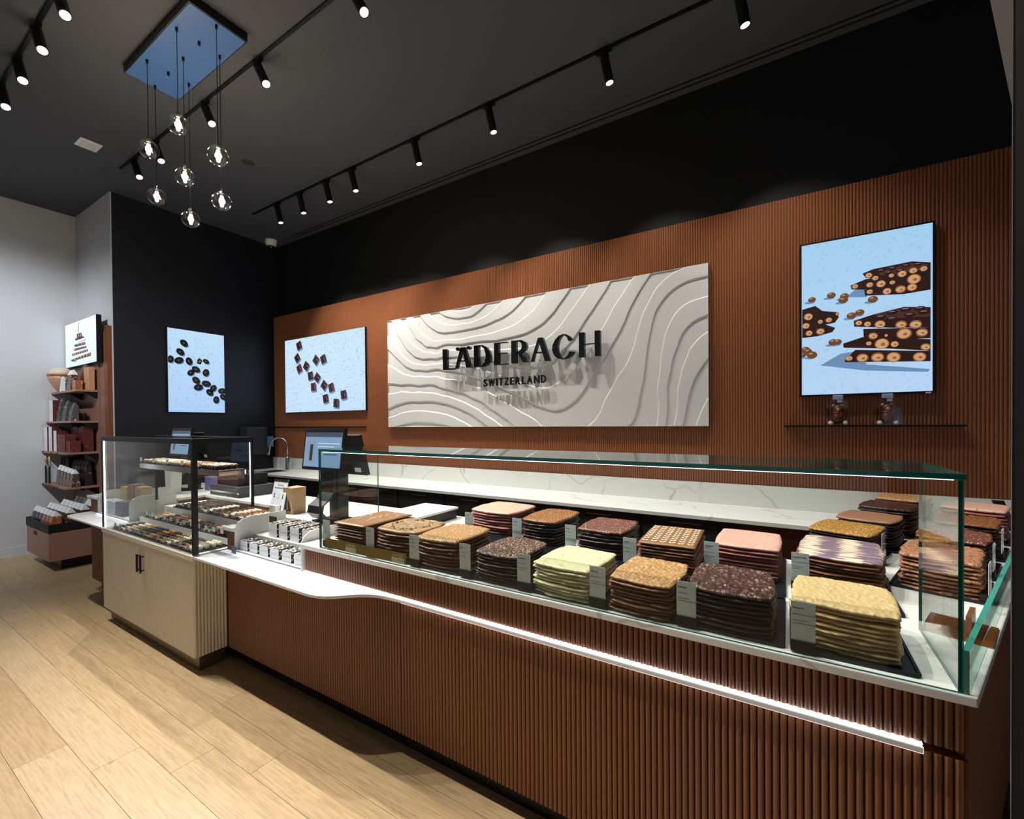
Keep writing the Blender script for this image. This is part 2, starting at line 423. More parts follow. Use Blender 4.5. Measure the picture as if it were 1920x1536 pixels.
# rust coloured fluted cladding on the rear wall
FP = 0.0185
def flute_profile(r=0.0088, n=5):
    return [(-FP/2, 0.0)] + [(-r*cos(pi*i/n), -r*sin(pi*i/n)) for i in range(n+1)] + [(FP/2, 0.0)]
def flute_run(mb, x0, x1, y, z0, z1, closed=True):
    """half-round ribs side by side, facing -y"""
    n = int(round((x1-x0)/FP)); pr = flute_profile()
    for i in range(n):
        cx = x0 + FP*(i+0.5); a = len(mb.v)
        vs = [(cx+p[0], y+p[1], z0) for p in pr] + [(cx+p[0], y+p[1], z1) for p in pr]
        k = len(pr); fs = [(j, j+1, k+j+1, k+j) for j in range(k-1)]
        if closed: fs += [tuple(range(k-1, -1, -1)), tuple(range(k, 2*k))]
        mb.add(vs, fs)
pb = MB(); pb.box((-6.43, 3.728, 0.0), (1.32, 3.80, 3.077))
clad = struct('trim_1', pb, M_WALLWOOD)
fl = MB(); flute_run(fl, -6.43, 1.32, 3.7295, 0.868, 3.077)
part('flute_ribs', fl, M_WALLWOOD, clad, kind='stuff')
# header above the open shop front and the black pillar beside it
T = Vector((0.3437, 0.9391, 0)); N = Vector((0.9391, -0.3437, 0)); A0 = Vector((0.367, 1.405, 0))
def wing(s, off, z=0.0):
    p = A0 + T*s - N*off; return (p.x, p.y, z)
hb = MB(); hb.hexa([wing(0.0,0,2.56), wing(0.0,-0.1,2.56), wing(2.5,-0.1,2.56), wing(2.5,0,2.56), wing(0.0,0,CEIL), wing(0.0,-0.1,CEIL), wing(2.5,-0.1,CEIL), wing(2.5,0,CEIL)])
struct('trim_2', hb, M_HEADER)
pl = MB(); pl.box((0.3005, 0.80, 0), (0.9, 1.0, CEIL)); pil = struct('wall_right', pl, M_PILLAR)
pe = MB(); pe.box((0.2985, 0.996, 0), (0.3005, 1.0, CEIL)); part('edge_strip', pe, M_PLASTIC, pil)
# twin slot in the ceiling above the rear wall
sl = thing('linear_vent', 'long black twin slot set in the ceiling along the rear wall', 'vent', (-2.3, 3.7, CEIL))
for y in (-0.027, 0.024):
    m_ = MB(); m_.box((-3.57, y-0.008, -0.003), (3.3, y+0.008, 0.0)); part('slot', m_, mat('slot_black', '020202', 0.9), sl)

# ------------------------------------------------------------------ front counter
ct = thing('display_counter', 'long rust brown fluted service counter with black plinth and glowing slot', 'counter', (0, 0, 0))
b = MB()
b.box((-5.46, 1.4275, 0.1), (0.36, 2.33, 0.70))
b.box((-5.46, 1.4275, 0.70), (-5.25, 2.33, 0.845)); b.box((-3.002, 1.4275, 0.70), (-2.898, 1.76, 0.845)); b.box((-2.195, 1.4275, 0.722), (0.36, 2.33, 0.845))
b.box((-5.25, 1.76, 0.70), (-4.515, 2.33, 0.845)); b.box((-4.515, 1.96, 0.70), (-2.195, 2.33, 0.845)); b.box((-3.002, 1.76, 0.70), (-2.195, 1.97, 0.845))
p0, p1, p2, p3 = wing(0.02, 0.02), wing(2.42, 0.02), (0.32, 3.68, 0), (0.06, 2.33, 0)
b.hexa([(p[0], p[1], 0.1) for p in (p0, p1, p2, p3)] + [(p[0], p[1], 0.845) for p in (p0, p1, p2, p3)])
part('body', b, M_WOOD, ct)
b = MB(); b.box((-5.42, 1.475, 0.0), (0.30, 2.30, 0.1)); b.hexa([wing(0.1,0.09,0), wing(2.4,0.09,0), (0.36,3.66,0), (0.1,2.3,0), wing(0.1,0.09,0.1), wing(2.4,0.09,0.1), (0.36,3.66,0.1), (0.1,2.3,0.1)])
part('plinth', b, M_KICK, ct)
# ribs of the counter front: the nearer ones one by one, the far ones joined
lo = MB(); flute_run(lo, 0, FP, 0, 0.1, 0.702); lo = lo.mesh('flute', M_WOOD)
hi = MB(); flute_run(hi, 0, FP, 0, 0.722, 0.846); hi = hi.mesh('flute', M_WOOD)
x = 0.352 - FP; cnt = 0
while x > -1.48:
    link('flute', lo, ct, (x, 1.4275, 0)); link('flute', hi, ct, (x, 1.4275, 0)); x -= FP
far = MB(); flute_run(far, -3.0, x+FP, 1.4275, 0.1, 0.702); flute_run(far, -2.19, x+FP, 1.4275, 0.722, 0.846)
flute_run(far, -3.0, -2.9, 1.4275, 0.72, 0.846); flute_run(far, -5.455, -4.52, 1.4275, 0.1, 0.702); flute_run(far, -5.455, -5.25, 1.4275, 0.72, 0.846)
part('flute_ribs', far, M_WOOD, ct, kind='stuff')
# light strips: under the ribs and the two display stands; also the ledge edge
b = MB(); b.box((-1.46, 1.404, 0.7025), (0.276, 1.410, 0.7165)); b.box((-2.19, 1.412, 0.7195), (0.276, 1.424, 0.7215))  # first box: ledge edge made to glow, its brightness put in as emission
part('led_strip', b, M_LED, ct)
b = MB(); b.box((-2.89, 1.395, 0.7225), (-2.20, 1.402, 0.7265)); b.box((-5.24, 1.395, 0.7225), (-4.53, 1.402, 0.7265))
part('led_strip', b, M_LEDU, ct)

# white ledge with its curved ends
le = thing('ledge_shelf', 'white solid ledge curving out from the counter front beside the cream cabinet', 'shelf', (-2.3, 1.3, 0.7025))
def ledge(poly, name):
    mb = MB(); mb.prism([(x+2.3, y-1.3) for x, y in poly], 0.0, 0.0145)
    return part(name, mb, M_LEDGE, le, bevel=0.002)
ledge([(-3.0,1.235),(-1.92,1.235),(-1.87,1.237),(-1.83,1.243),(-1.79,1.258),(-1.75,1.285),(-1.71,1.322),(-1.67,1.355),(-1.63,1.377),(-1.58,1.393),(-1.52,1.40),(-1.46,1.403),(0.276,1.403),(0.276,1.427),(-2.195,1.427),(-2.195,1.755),(-2.898,1.755),(-2.898,1.427),(-3.0,1.427)], 'ledge')
le2 = thing('ledge_shelf', 'white rounded ledge end left of the cream cabinet', 'shelf', (-5.0, 1.3, 0.7025))
mb = MB(); mb.prism([(x+5.0, y-1.3) for x, y in [(-5.455,1.427),(-5.455,1.36),(-5.445,1.31),(-5.42,1.27),(-5.385,1.245),(-5.34,1.235),(-4.52,1.235),(-4.52,1.755),(-5.25,1.755),(-5.25,1.427)]], 0.0, 0.0145)
part('ledge', mb, M_LEDGE, le2, bevel=0.002)

# veined worktop: counter and wing in one continuous slab
wt = MB(); wt.prism([(-5.48,1.397),(-5.22,1.397),(-5.22,1.74),(-4.517,1.74),(-4.517,1.955),(-3.005,1.955),(-3.005,1.397),(-2.885,1.397),(-2.885,1.74),(-2.205,1.74),(-2.205,1.397),(0.367,1.397),wing(2.44,0)[:2],(0.30,3.69),(0.30,3.165),(0.02,2.37),(-5.48,2.37)], 0.845, 0.868)
single('worktop', wt, M_MARBLE, 'white veined stone worktop running along the counter and round the corner', 'worktop', bevel=0.003)

# ------------------------------------------------------------------ rear counter with sink
rc = thing('rear_worktop', 'white veined stone rear worktop with sink below the rust wall', 'worktop', (-3.0, 3.4, 0.868))
mb = MB()
for a, c in (((-6.44,3.165),(-6.12,3.715)), ((-6.12,3.165),(-5.80,3.24)), ((-6.12,3.56),(-5.80,3.715)), ((-5.80,3.165),(0.298,3.715))):
    mb.box((a[0]+3, a[1]-3.4, -0.024), (c[0]+3, c[1]-3.4, 0))
part('slab', mb, M_MARBLE, rc)
mb = MB(); mb.box((-6.44+3, 0.297, 0.0), (1.22+3, 0.315, 0.158)); part('backsplash', mb, M_MARBLE, rc)
mb = MB(); mb.box((-6.12+3, -0.16, -0.18), (-5.80+3, 0.16, -0.17)); mb.box((-6.12+3,-0.16,-0.18),(-6.115+3,0.16,-0.002)); mb.box((-5.805+3,-0.16,-0.18),(-5.80+3,0.16,-0.002)); mb.box((-6.12+3,0.155,-0.18),(-5.80+3,0.16,-0.002)); mb.box((-6.12+3,-0.16,-0.18),(-5.80+3,-0.155,-0.002))
part('sink', mb, M_STEEL, rc)
cabs = ['below the sink', 'beside the sink', 'behind the payment screen']
for i in range(10):
    x0 = -6.435 + i*0.616
    where = ['in the corner below the sink', 'just right of the sink', 'left of the payment screen', 'behind the payment screen', 'right of the payment screen'][i] if i < 5 else '%s from the right end' % ['', 'first', 'second', 'third', 'fourth', 'fifth', 'sixth'][10-i]
    c = thing('base_cabinet', 'black base cabinet under the rear worktop, ' + where, 'cabinet', (x0, 3.21, 0), group='black cabinets under the rear worktop')
    m_ = MB(); m_.box((0.002,0.02,0.1),(0.604,0.48,0.684)); m_.box((0.002,0.02,0.684),(0.604,0.03,0.842)); m_.box((0.002,0.06,0),(0.604,0.48,0.1)); part('body', m_, M_DSHOW, c)
    for z0, z1 in ((0.66,0.835),(0.39,0.652),(0.11,0.382)):
        m_ = MB(); m_.box((0.006,0,z0),(0.6,0.02,z1)); d = part('drawer', m_, M_DSHOW, c)
        m_ = MB(); m_.box((0.2,-0.024,z1-0.035),(0.4,-0.016,z1-0.027)); m_.box((0.205,-0.02,z1-0.034),(0.213,0,z1-0.028)); m_.box((0.387,-0.02,z1-0.034),(0.395,0,z1-0.028)); part('handle', m_, M_CHROME, d)
fa = thing('faucet', 'brushed steel gooseneck faucet rising behind the sink', 'faucet', (-5.92, 3.60, 0.868))
mb = MB(); mb.lathe([(0.03,0),(0.03,0.012),(0.026,0.02),(0.026,0.16),(0.02,0.19)], 14); part('base', mb, M_STEEL, fa, smooth=True)
mb = MB(); mb.tube([(0,0,0.18),(0,0,0.34)]+[(-0.11*(1-cos(a))*0.98,-0.06*(1-cos(a)),0.34+0.11*sin(a)) for a in [pi*i/10 for i in range(1,11)]]+[(-0.222,-0.125,0.28),(-0.23,-0.13,0.23)], 0.013, 10); part('spout', mb, M_STEEL, fa, smooth=True)
mb = MB(); mb.tube([(0.02,0,0.11),(0.06,-0.01,0.12),(0.075,-0.012,0.19)], 0.008, 8); part('lever', mb, M_STEEL, fa, smooth=True)
sd = thing('soap_dispenser', 'blue and clear soap dispenser on the dark wall by the sink', 'dispenser', (XD, 3.60, 1.18))
mb = MB(); mb.box((0.001,-0.055,0.0),(0.1,0.055,0.155)); part('housing', mb, mat('blue_plastic','5fa3d2',0.3), sd, bevel=0.006)
mb = MB(); mb.lathe([(0.022,-0.12),(0.032,-0.1),(0.034,0.0)], 12, (0.05,0.0)); part('nozzle', mb, M_STEEL, sd, smooth=True)
td = thing('towel_dispenser', 'dark grey paper towel dispenser on the dark wall left of the sink', 'dispenser', (XD, 3.37, 1.09))
mb = MB(); mb.box((0.001,-0.14,0.0),(0.2,0.14,0.38)); part('housing', mb, mat('grey_dispenser','2c3038',0.4), td, bevel=0.01)
mb = MB(); mb.box((0.02,-0.11,-0.012),(0.16,0.11,0.0)); part('outlet', mb, M_BLACK, td)
wo = thing('wall_shelf', 'thin black shelf on the rust wall under the left picture screen', 'shelf', (-5.43, 3.72, 1.465))
mb = MB(); mb.box((-1.0,-0.012,-0.006),(1.0,0,0.006)); part('board', mb, M_BLKMETAL, wo)

# ------------------------------------------------------------------ brand sign: relief panel with raised letters
CT = [[-3.2,2.7,1],[-3.12,2.65,1],[-2.94,2.6,1],[-2.77,2.6,1],[-2.66,2.65,1],[-2.57,2.71,1],[-3.33,2.7,2],[-3.22,2.62,2],[-3.06,2.56,2],[-2.88,2.55,2],[-2.71,2.56,2],[-2.55,2.6,2],[-2.4,2.7,2],[-3.48,2.7,3],[-3.37,2.58,3],[-3.24,2.5,3],[-3.13,2.47,3],[-2.94,2.47,3],[-2.66,2.48,3],[-2.45,2.53,3],[-2.59,2.49,3],[-2.43,2.52,3],[-2.28,2.58,3],[-2.18,2.65,3],[-2.11,2.71,3],[-3.58,2.69,4],[-3.5,2.56,4],[-3.37,2.46,4],[-3.21,2.4,4],[-3.0,2.39,4],[-2.66,2.4,4],[-2.35,2.43,4],[-2.59,2.4,4],[-2.38,2.43,4],[-2.16,2.5,4],[-2.04,2.57,4],[-1.96,2.65,4],[-1.91,2.7,4],[-3.7,2.7,5],[-3.66,2.6,5],[-3.55,2.45,5],[-3.4,2.34,5],[-3.25,2.32,5],[-2.89,2.32,5],[-2.5,2.32,5],[-2.59,2.33,5],[-2.33,2.33,5],[-2.13,2.35,5],[-1.94,2.42,5],[-1.81,2.52,5],[-1.72,2.62,5],[-1.65,2.7,5],[-3.77,2.69,6],[-3.69,2.54,6],[-3.55,2.38,6],[-3.45,2.32,6],[-3.35,2.3,6],[-3.12,2.3,6],[-2.89,2.29,6],[-2.59,2.26,6],[-2.33,2.23,6],[-2.1,2.23,6],[-1.92,2.28,6],[-1.79,2.36,6],[-1.68,2.48,6],[-1.58,2.59,6],[-1.48,2.71,6],[-3.92,2.68,7],[-3.84,2.52,7],[-3.7,2.35,7],[-3.57,2.25,7],[-3.44,2.21,7],[-3.25,2.2,7],[-3.06,2.2,7],[-2.83,2.18,7],[-2.61,2.15,7],[-2.5,2.12,7],[-2.33,2.07,7],[-2.2,2.04,7],[-2.07,2.03,7],[-1.95,2.03,7],[-1.83,2.06,7],[-1.75,2.13,7],[-1.68,2.19,7],[-1.62,2.25,7],[-1.55,2.34,7],[-1.43,2.49,7],[-1.32,2.63,7],[-1.27,2.71,7],[-4.0,2.54,8],[-3.91,2.46,8],[-3.77,2.3,8],[-3.64,2.21,8],[-3.48,2.17,8],[-3.31,2.16,8],[-3.19,2.16,8],[-3.03,2.13,8],[-2.74,2.08,8],[-2.56,2.02,8],[-2.35,1.95,8],[-2.13,1.87,8],[-2.01,1.84,8],[-1.88,1.83,8],[-1.8,1.86,8],[-1.68,1.93,8],[-1.59,2.02,8],[-1.37,2.3,8],[-1.26,2.48,8],[-1.15,2.62,8],[-1.08,2.71,8],[-3.99,2.37,9],[-3.84,2.25,9],[-3.71,2.15,9],[-3.57,2.1,9],[-3.4,2.08,9],[-3.15,2.07,9],[-3.01,2.05,9],[-2.78,1.98,9],[-2.61,1.93,9],[-2.44,1.86,9],[-2.32,1.81,9],[-2.14,1.73,9],[-2.01,1.66,9],[-1.9,1.63,9],[-1.83,1.61,9],[-1.76,1.62,9],[-1.66,1.66,9],[-1.54,1.76,9],[-1.42,1.93,9],[-1.33,2.05,9],[-1.38,1.99,9],[-1.26,2.17,9],[-1.15,2.35,9],[-1.04,2.56,9],[-0.96,2.67,9],[-0.93,2.71,9],[-3.99,2.2,10],[-3.84,2.13,10],[-3.67,2.06,10],[-3.48,2.04,10],[-3.25,2.02,10],[-3.01,1.97,10],[-2.83,1.92,10],[-2.61,1.84,10],[-2.46,1.75,10],[-2.66,1.86,10],[-2.46,1.77,10],[-2.28,1.67,10],[-2.1,1.57,10],[-2.01,1.52,10],[-1.96,1.47,10],[-1.49,1.47,10],[-1.34,1.69,10],[-1.23,1.88,10],[-1.13,2.02,10],[-1.08,2.14,10],[-1.04,2.29,10],[-0.97,2.46,10],[-0.9,2.58,10],[-0.79,2.67,10],[-0.69,2.71,10],[-0.64,2.71,10],[-3.99,1.97,11],[-3.78,1.94,11],[-3.51,1.92,11],[-3.19,1.88,11],[-3.01,1.84,11],[-2.78,1.76,11],[-2.56,1.65,11],[-2.4,1.56,11],[-2.27,1.47,11],[-1.12,1.47,11],[-1.06,1.58,11],[-1.03,1.71,11],[-1.0,1.83,11],[-0.98,1.98,11],[-0.96,2.14,11],[-0.93,2.28,11],[-0.9,2.39,11],[-0.83,2.49,11],[-0.74,2.56,11],[-0.63,2.6,11],[-0.51,2.61,11],[-3.99,1.86,12],[-3.78,1.88,12],[-3.51,1.86,12],[-3.25,1.83,12],[-3.07,1.79,12],[-2.84,1.71,12],[-2.67,1.63,12],[-2.51,1.54,12],[-2.4,1.47,12],[-0.9,1.47,12],[-0.88,1.64,12],[-0.88,1.85,12],[-0.86,2.06,12],[-0.83,2.2,12],[-0.78,2.31,12],[-0.74,2.37,12],[-0.63,2.44,12],[-0.51,2.46,12],[-3.99,1.68,13],[-3.78,1.73,13],[-3.51,1.74,13],[-3.25,1.73,13],[-3.01,1.68,13],[-2.78,1.59,13],[-2.58,1.47,13],[-0.82,1.47,13],[-0.81,1.7,13],[-0.78,1.9,13],[-0.73,2.08,13],[-0.67,2.22,13],[-0.58,2.29,13],[-0.51,2.31,13],[-4.0,1.58,14],[-3.78,1.63,14],[-3.51,1.65,14],[-3.32,1.63,14],[-3.13,1.6,14],[-2.95,1.54,14],[-2.79,1.47,14],[-0.77,1.47,14],[-0.74,1.74,14],[-0.71,1.9,14],[-0.65,2.06,14],[-0.58,2.14,14],[-0.51,2.19,14],[-3.85,1.47,15],[-3.65,1.51,15],[-3.45,1.51,15],[-3.26,1.5,15],[-3.08,1.47,15],[-0.69,1.47,15],[-0.66,1.63,15],[-0.62,1.78,15],[-0.56,1.9,15],[-0.51,1.97,15],[-0.6,1.47,16],[-0.56,1.58,16],[-0.51,1.68,16]]
LT = [["L",[[-3.096,2.284],[-3.035,2.28],[-3.035,2.079],[-2.943,2.074],[-2.943,2.061],[-3.091,2.067]],0],["A",[[-2.927,2.066],[-2.854,2.283],[-2.796,2.28],[-2.719,2.065],[-2.782,2.067],[-2.798,2.133],[-2.884,2.136],[-2.899,2.066]],[[-2.83,2.247],[-2.874,2.149],[-2.804,2.147]]],["dot",[[-2.87,2.266],[-2.877,2.253],[-2.893,2.25],[-2.91,2.256],[-2.917,2.27],[-2.91,2.283],[-2.893,2.287],[-2.876,2.28]],0],["dot",[[-2.728,2.266],[-2.736,2.253],[-2.753,2.249],[-2.769,2.256],[-2.776,2.27],[-2.769,2.283],[-2.752,2.286],[-2.735,2.279]],0],["D",[[-2.684,2.283],[-2.619,2.282],[-2.578,2.28],[-2.527,2.253],[-2.493,2.211],[-2.478,2.158],[-2.489,2.108],[-2.523,2.076],[-2.575,2.063],[-2.639,2.064],[-2.682,2.066]],[[-2.624,2.272],[-2.59,2.269],[-2.558,2.24],[-2.541,2.196],[-2.539,2.149],[-2.554,2.104],[-2.586,2.078],[-2.626,2.072]]],["E",[[-2.438,2.284],[-2.383,2.283],[-2.288,2.283],[-2.287,2.273],[-2.382,2.274],[-2.382,2.183],[-2.294,2.18],[-2.295,2.17],[-2.382,2.173],[-2.382,2.075],[-2.285,2.074],[-2.285,2.064],[-2.438,2.067]],0],["R",[[-2.24,2.287],[-2.184,2.283],[-2.124,2.282],[-2.083,2.259],[-2.067,2.22],[-2.082,2.182],[-2.128,2.163],[-2.057,2.069],[-2.111,2.07],[-2.172,2.168],[-2.184,2.169],[-2.184,2.066],[-2.24,2.069]],[[-2.184,2.273],[-2.148,2.268],[-2.126,2.248],[-2.122,2.223],[-2.131,2.195],[-2.151,2.179],[-2.184,2.179]]],["A",[[-2.027,2.067],[-1.949,2.283],[-1.899,2.281],[-1.825,2.061],[-1.878,2.063],[-1.902,2.138],[-1.982,2.142],[-2.004,2.067]],[[-1.94,2.249],[-1.974,2.153],[-1.908,2.151]]],["C",[[-1.597,2.229],[-1.625,2.26],[-1.657,2.281],[-1.69,2.289],[-1.735,2.28],[-1.773,2.248],[-1.799,2.202],[-1.804,2.155],[-1.786,2.107],[-1.75,2.077],[-1.701,2.063],[-1.652,2.069],[-1.613,2.09],[-1.589,2.121],[-1.635,2.13],[-1.648,2.097],[-1.679,2.075],[-1.701,2.073],[-1.727,2.096],[-1.744,2.137],[-1.747,2.186],[-1.731,2.245],[-1.704,2.275],[-1.677,2.275],[-1.655,2.253],[-1.643,2.222]],0],["H",[[-1.542,2.284],[-1.492,2.282],[-1.492,2.181],[-1.398,2.181],[-1.397,2.285],[-1.349,2.282],[-1.348,2.065],[-1.396,2.067],[-1.397,2.173],[-1.492,2.172],[-1.491,2.065],[-1.542,2.068]],0]]
def sign_field(xs, zs):
    P = np.array([(c[0]*0.8, c[1]) for c in CT]); lv = np.array([c[2] for c in CT], float)
    n = len(P); d2 = ((P[:,None,:]-P[None,:,:])**2).sum(-1)
    phi = lambda q: np.where(q > 0, 0.5*q*np.log(q+1e-12), 0.0)
    K = phi(d2) + np.eye(n)*1.5e-3
    Q = np.c_[np.ones(n), P]
    A = np.block([[K, Q], [Q.T, np.zeros((3,3))]])
    w = np.linalg.solve(A, np.r_[lv, np.zeros(3)])
    G = np.stack(np.meshgrid(xs*0.8, zs), -1).reshape(-1, 2); out = np.empty(len(G))
    for i in range(0, len(G), 20000):
        g = G[i:i+20000]; d = ((g[:,None,:]-P[None,:,:])**2).sum(-1)
        out[i:i+20000] = phi(d)@w[:n] + np.c_[np.ones(len(g)), g]@w[n:]
    return out.reshape(len(zs), len(xs))
SX0, SX1, SZ0, SZ1 = -4.0, -0.507, 1.463, 2.711
sg = thing('brand_sign', 'wide white relief sign with black raised letters on the rust wall', 'sign', (-2.25, 3.72, 1.463))
NX, NZ = 860, 320
xs = np.linspace(SX0, SX1, NX); zs = np.linspace(SZ0, SZ1, NZ)
F = sign_field(xs, zs)
gz, gx = np.gradient(F, zs, xs); g = np.sqrt(gx**2+gz**2)+1e-3
lvl = np.floor(F); fr = F-lvl
wd = np.clip(0.006*g, 0.008, 0.4)                      # width of the slope in level units
t = np.clip((np.minimum(fr, 1-fr))/wd, 0, 1); t = t*t*(3-2*t)
odd = (lvl.astype(int) % 2 != 0)                        # low band below a dark line
h = np.where(odd, 0.5-0.5*t, 0.5+0.5*t)*0.013
verts = []; y0 = 3.695
for j in range(NZ):
    for i in range(NX): verts.append((xs[i]+2.25, y0-h[j,i]-3.72, zs[j]-1.463))
faces = [(j*NX+i, j*NX+i+1, (j+1)*NX+i+1, (j+1)*NX+i) for j in range(NZ-1) for i in range(NX-1)]
mb = MB(); mb.add(verts, faces); part('relief_face', mb, mat('relief_white','d0cfcc',0.45), sg, smooth=True)
mb = MB(); mb.box((SX0+2.25, -0.028, 0.0), (SX1+2.25, -0.0, SZ1-SZ0))
mb.box((SX0+2.25,-0.036,0),(SX0+2.253,-0.0,SZ1-SZ0)); mb.box((SX1+2.247,-0.036,0),(SX1+2.25,0,SZ1-SZ0)); mb.box((SX0+2.25,-0.036,SZ1-SZ0-0.003),(SX1+2.25,0,SZ1-SZ0)); mb.box((SX0+2.25,-0.036,0),(SX1+2.25,0,0.003))
part('backing_panel', mb, mat('relief_white','d0cfcc',0.45), sg)
M_LETTER = mat('black_gloss_letter', '060606', 0.12, spec=0.6)
def letter_mesh(poly, hole):
    bm = bmesh.new()
    def loop(P):
        vs = [bm.verts.new((x+2.25, 3.61-3.72, z-1.463)) for x, z in P]
        return [bm.edges.new((vs[i], vs[(i+1) % len(vs)])) for i in range(len(vs))]
    ed = loop(poly)
    if hole: ed += loop(hole)
    bmesh.ops.triangle_fill(bm, use_beauty=True, use_dissolve=False, edges=ed)
    r = bmesh.ops.extrude_face_region(bm, geom=bm.faces[:])
    bmesh.ops.translate(bm, vec=(0, 0.035, 0), verts=[v for v in r['geom'] if isinstance(v, bmesh.types.BMVert)])
    bmesh.ops.recalc_face_normals(bm, faces=bm.faces[:])
    me = bpy.data.meshes.new('letter'); bm.to_mesh(me); bm.free(); me.materials.append(M_LETTER)
    return me
lets = []; dots = []
for nm, po, ho in LT:
    if nm == 'dot': dots.append((po, ho)); continue
    lets.append(link('letter', letter_mesh(po, ho), sg))
for po, ho in dots: link('dot', letter_mesh(po, ho), lets[1])
for l_, (nm, po, ho) in zip(lets, [q for q in LT if q[0] != 'dot']):
    cx = sum(p[0] for p in po)/len(po)+2.25; cz = sum(p[1] for p in po)/len(po)-1.463
    mb = MB(); mb.box((po[0][0]+2.25-0.004+(0.03 if nm in 'LDERH' else 0.07), -0.08, cz-0.06), (po[0][0]+2.25+0.004+(0.03 if nm in 'LDERH' else 0.07), -0.04, cz-0.052)); part('standoff', mb, M_STEEL, l_)
# small word below, letter by letter
xx = -2.588
for chx, wdt in zip('SWITZERLAND', (0.058,0.084,0.03,0.06,0.062,0.056,0.066,0.052,0.07,0.07,0.064)):
    me = text_mesh(chx, 0.102, bold=0.0022, ext=0.008); mb = MB()
    bx = [v.co.x for v in me.vertices]; s_ = (wdt-0.012)/(max(bx)-min(bx)) if chx != 'I' else 1.0
    mb.add([((v.co.x-min(bx))*s_ + xx+2.25+0.006, -0.085-v.co.z, v.co.y + 1.868-1.463) for v in me.vertices], [tuple(p.vertices) for p in me.polygons])
    part('letter', mb, M_LETTER, sg); xx += wdt*720/672*1.0; bpy.data.meshes.remove(me)

# ------------------------------------------------------------------ backlit picture screens
def emi(name, col, k=0.8):
    return mat('print_'+name, '000000', 0.4, emit=col, es=k*SCREEN)
E_DK = emi('dark', '0c0d14'); E_CH = emi('choc', '2a1410'); E_CH2 = emi('choc_light', '4d2c24'); E_NUT = emi('nut', '96643c'); E_NUT2 = emi('nut_pale', 'd6a274'); E_HZ = emi('hazelnut', '70482a'); E_HZ2 = emi('hazelnut_shine', 'b58d62')
E_GOLD = emi('gold', 'b89458'); E_SH = emi('shade', '6f92ba'); E_RED = emi('red', '7c2f2c'); E_LIL = emi('lilac', 'b79bd0'); E_GREY = emi('grey', '8c8c90'); E_SHEEN = emi('sheen', '8e7078')
CLIP = [10.0]
def cl(x): return max(-CLIP[0], min(CLIP[0], x))
def ell(mb, cx, cz, rx, rz, rot, y, m, n=18):
    vs = []
    for i in range(n):
        a = 2*pi*i/n; u, v = rx*cos(a), rz*sin(a)
        vs.append((cl(cx+u*cos(rot)-v*sin(rot)), y, cz+u*sin(rot)+v*cos(rot)))
    mb.add(vs, [tuple(range(n))], m)
def poly(mb, pts, y, m): mb.add([(cl(x), y, z) for x, z in pts], [tuple(range(len(pts)))], m)
def screen(label, loc, rz, w, h, frame=0.0, depth=0.035, ground=None, framemat=None):
    CLIP[0] = w/2
    s = thing('picture_screen', label, 'screen', loc, rz, None)
    mb = MB(); mb.box((-w/2-frame, -depth+0.004, -frame), (w/2+frame, 0, h+frame)); part('housing', mb, framemat or M_BLKMETAL, s)
    mb = MB(); mb.box((-w/2, -depth, 0), (w/2, -depth+0.004, h)); part('picture', mb, ground, s)
    return s
# left of the black wall: dark oval chocolates
s1 = screen('tall backlit picture of dark oval chocolates on the black wall', (XD, 2.714, 1.67), radians(90), 0.637, 1.03, 0.004, 0.03, sky_print('print_ice', 'b4d3ea', 'a3c2e8', 0.5))
mb = MB(); y = -0.0306
def S1(px, py):    # picture fractions from the photograph's crop
    u = (px-235)/770.0; t0 = 190+100*u; t1 = 1337+8*u
    return (-0.3185+0.637*u, 1.03*(1-(py-t0)/(t1-t0)))
for px, py, rot, rx in ((445,400,-50,.046),(395,520,-45,.046),(268,620,80,.042),(375,635,25,.048),(508,645,-78,.046),(740,645,-30,.036),(600,755,-30,.046),(530,800,45,.042),(737,800,75,.046),(600,905,-50,.048),(630,1000,15,.05),(740,950,-10,.05),(840,1012,60,.044),(788,1070,-50,.046),(970,1050,10,.048),(880,1170,85,.045),(985,1135,-40,.043)):
    c = S1(px, py); ell(mb, c[0]+0.012, c[1]-0.014, rx, rx*0.72, radians(rot), y+0.0002, 1); ell(mb, c[0], c[1], rx*1.1, rx*0.84, radians(rot), y, 0); ell(mb, c[0]-0.004, c[1]+0.002, 0.009, 0.004, radians(rot+20), y-0.0003, 2)
c = S1(650, 645); poly(mb, [(c[0]-.03,c[1]-.03),(c[0]+.012,c[1]-.04),(c[0]+.034,c[1]+.012),(c[0],c[1]+.044),(c[0]-.026,c[1]+.02)], y, 0); ell(mb, c[0], c[1], .018, .012, .5, y-0.0003, 3)
part('print', mb, [E_DK, E_SH, E_GOLD, E_NUT], s1)
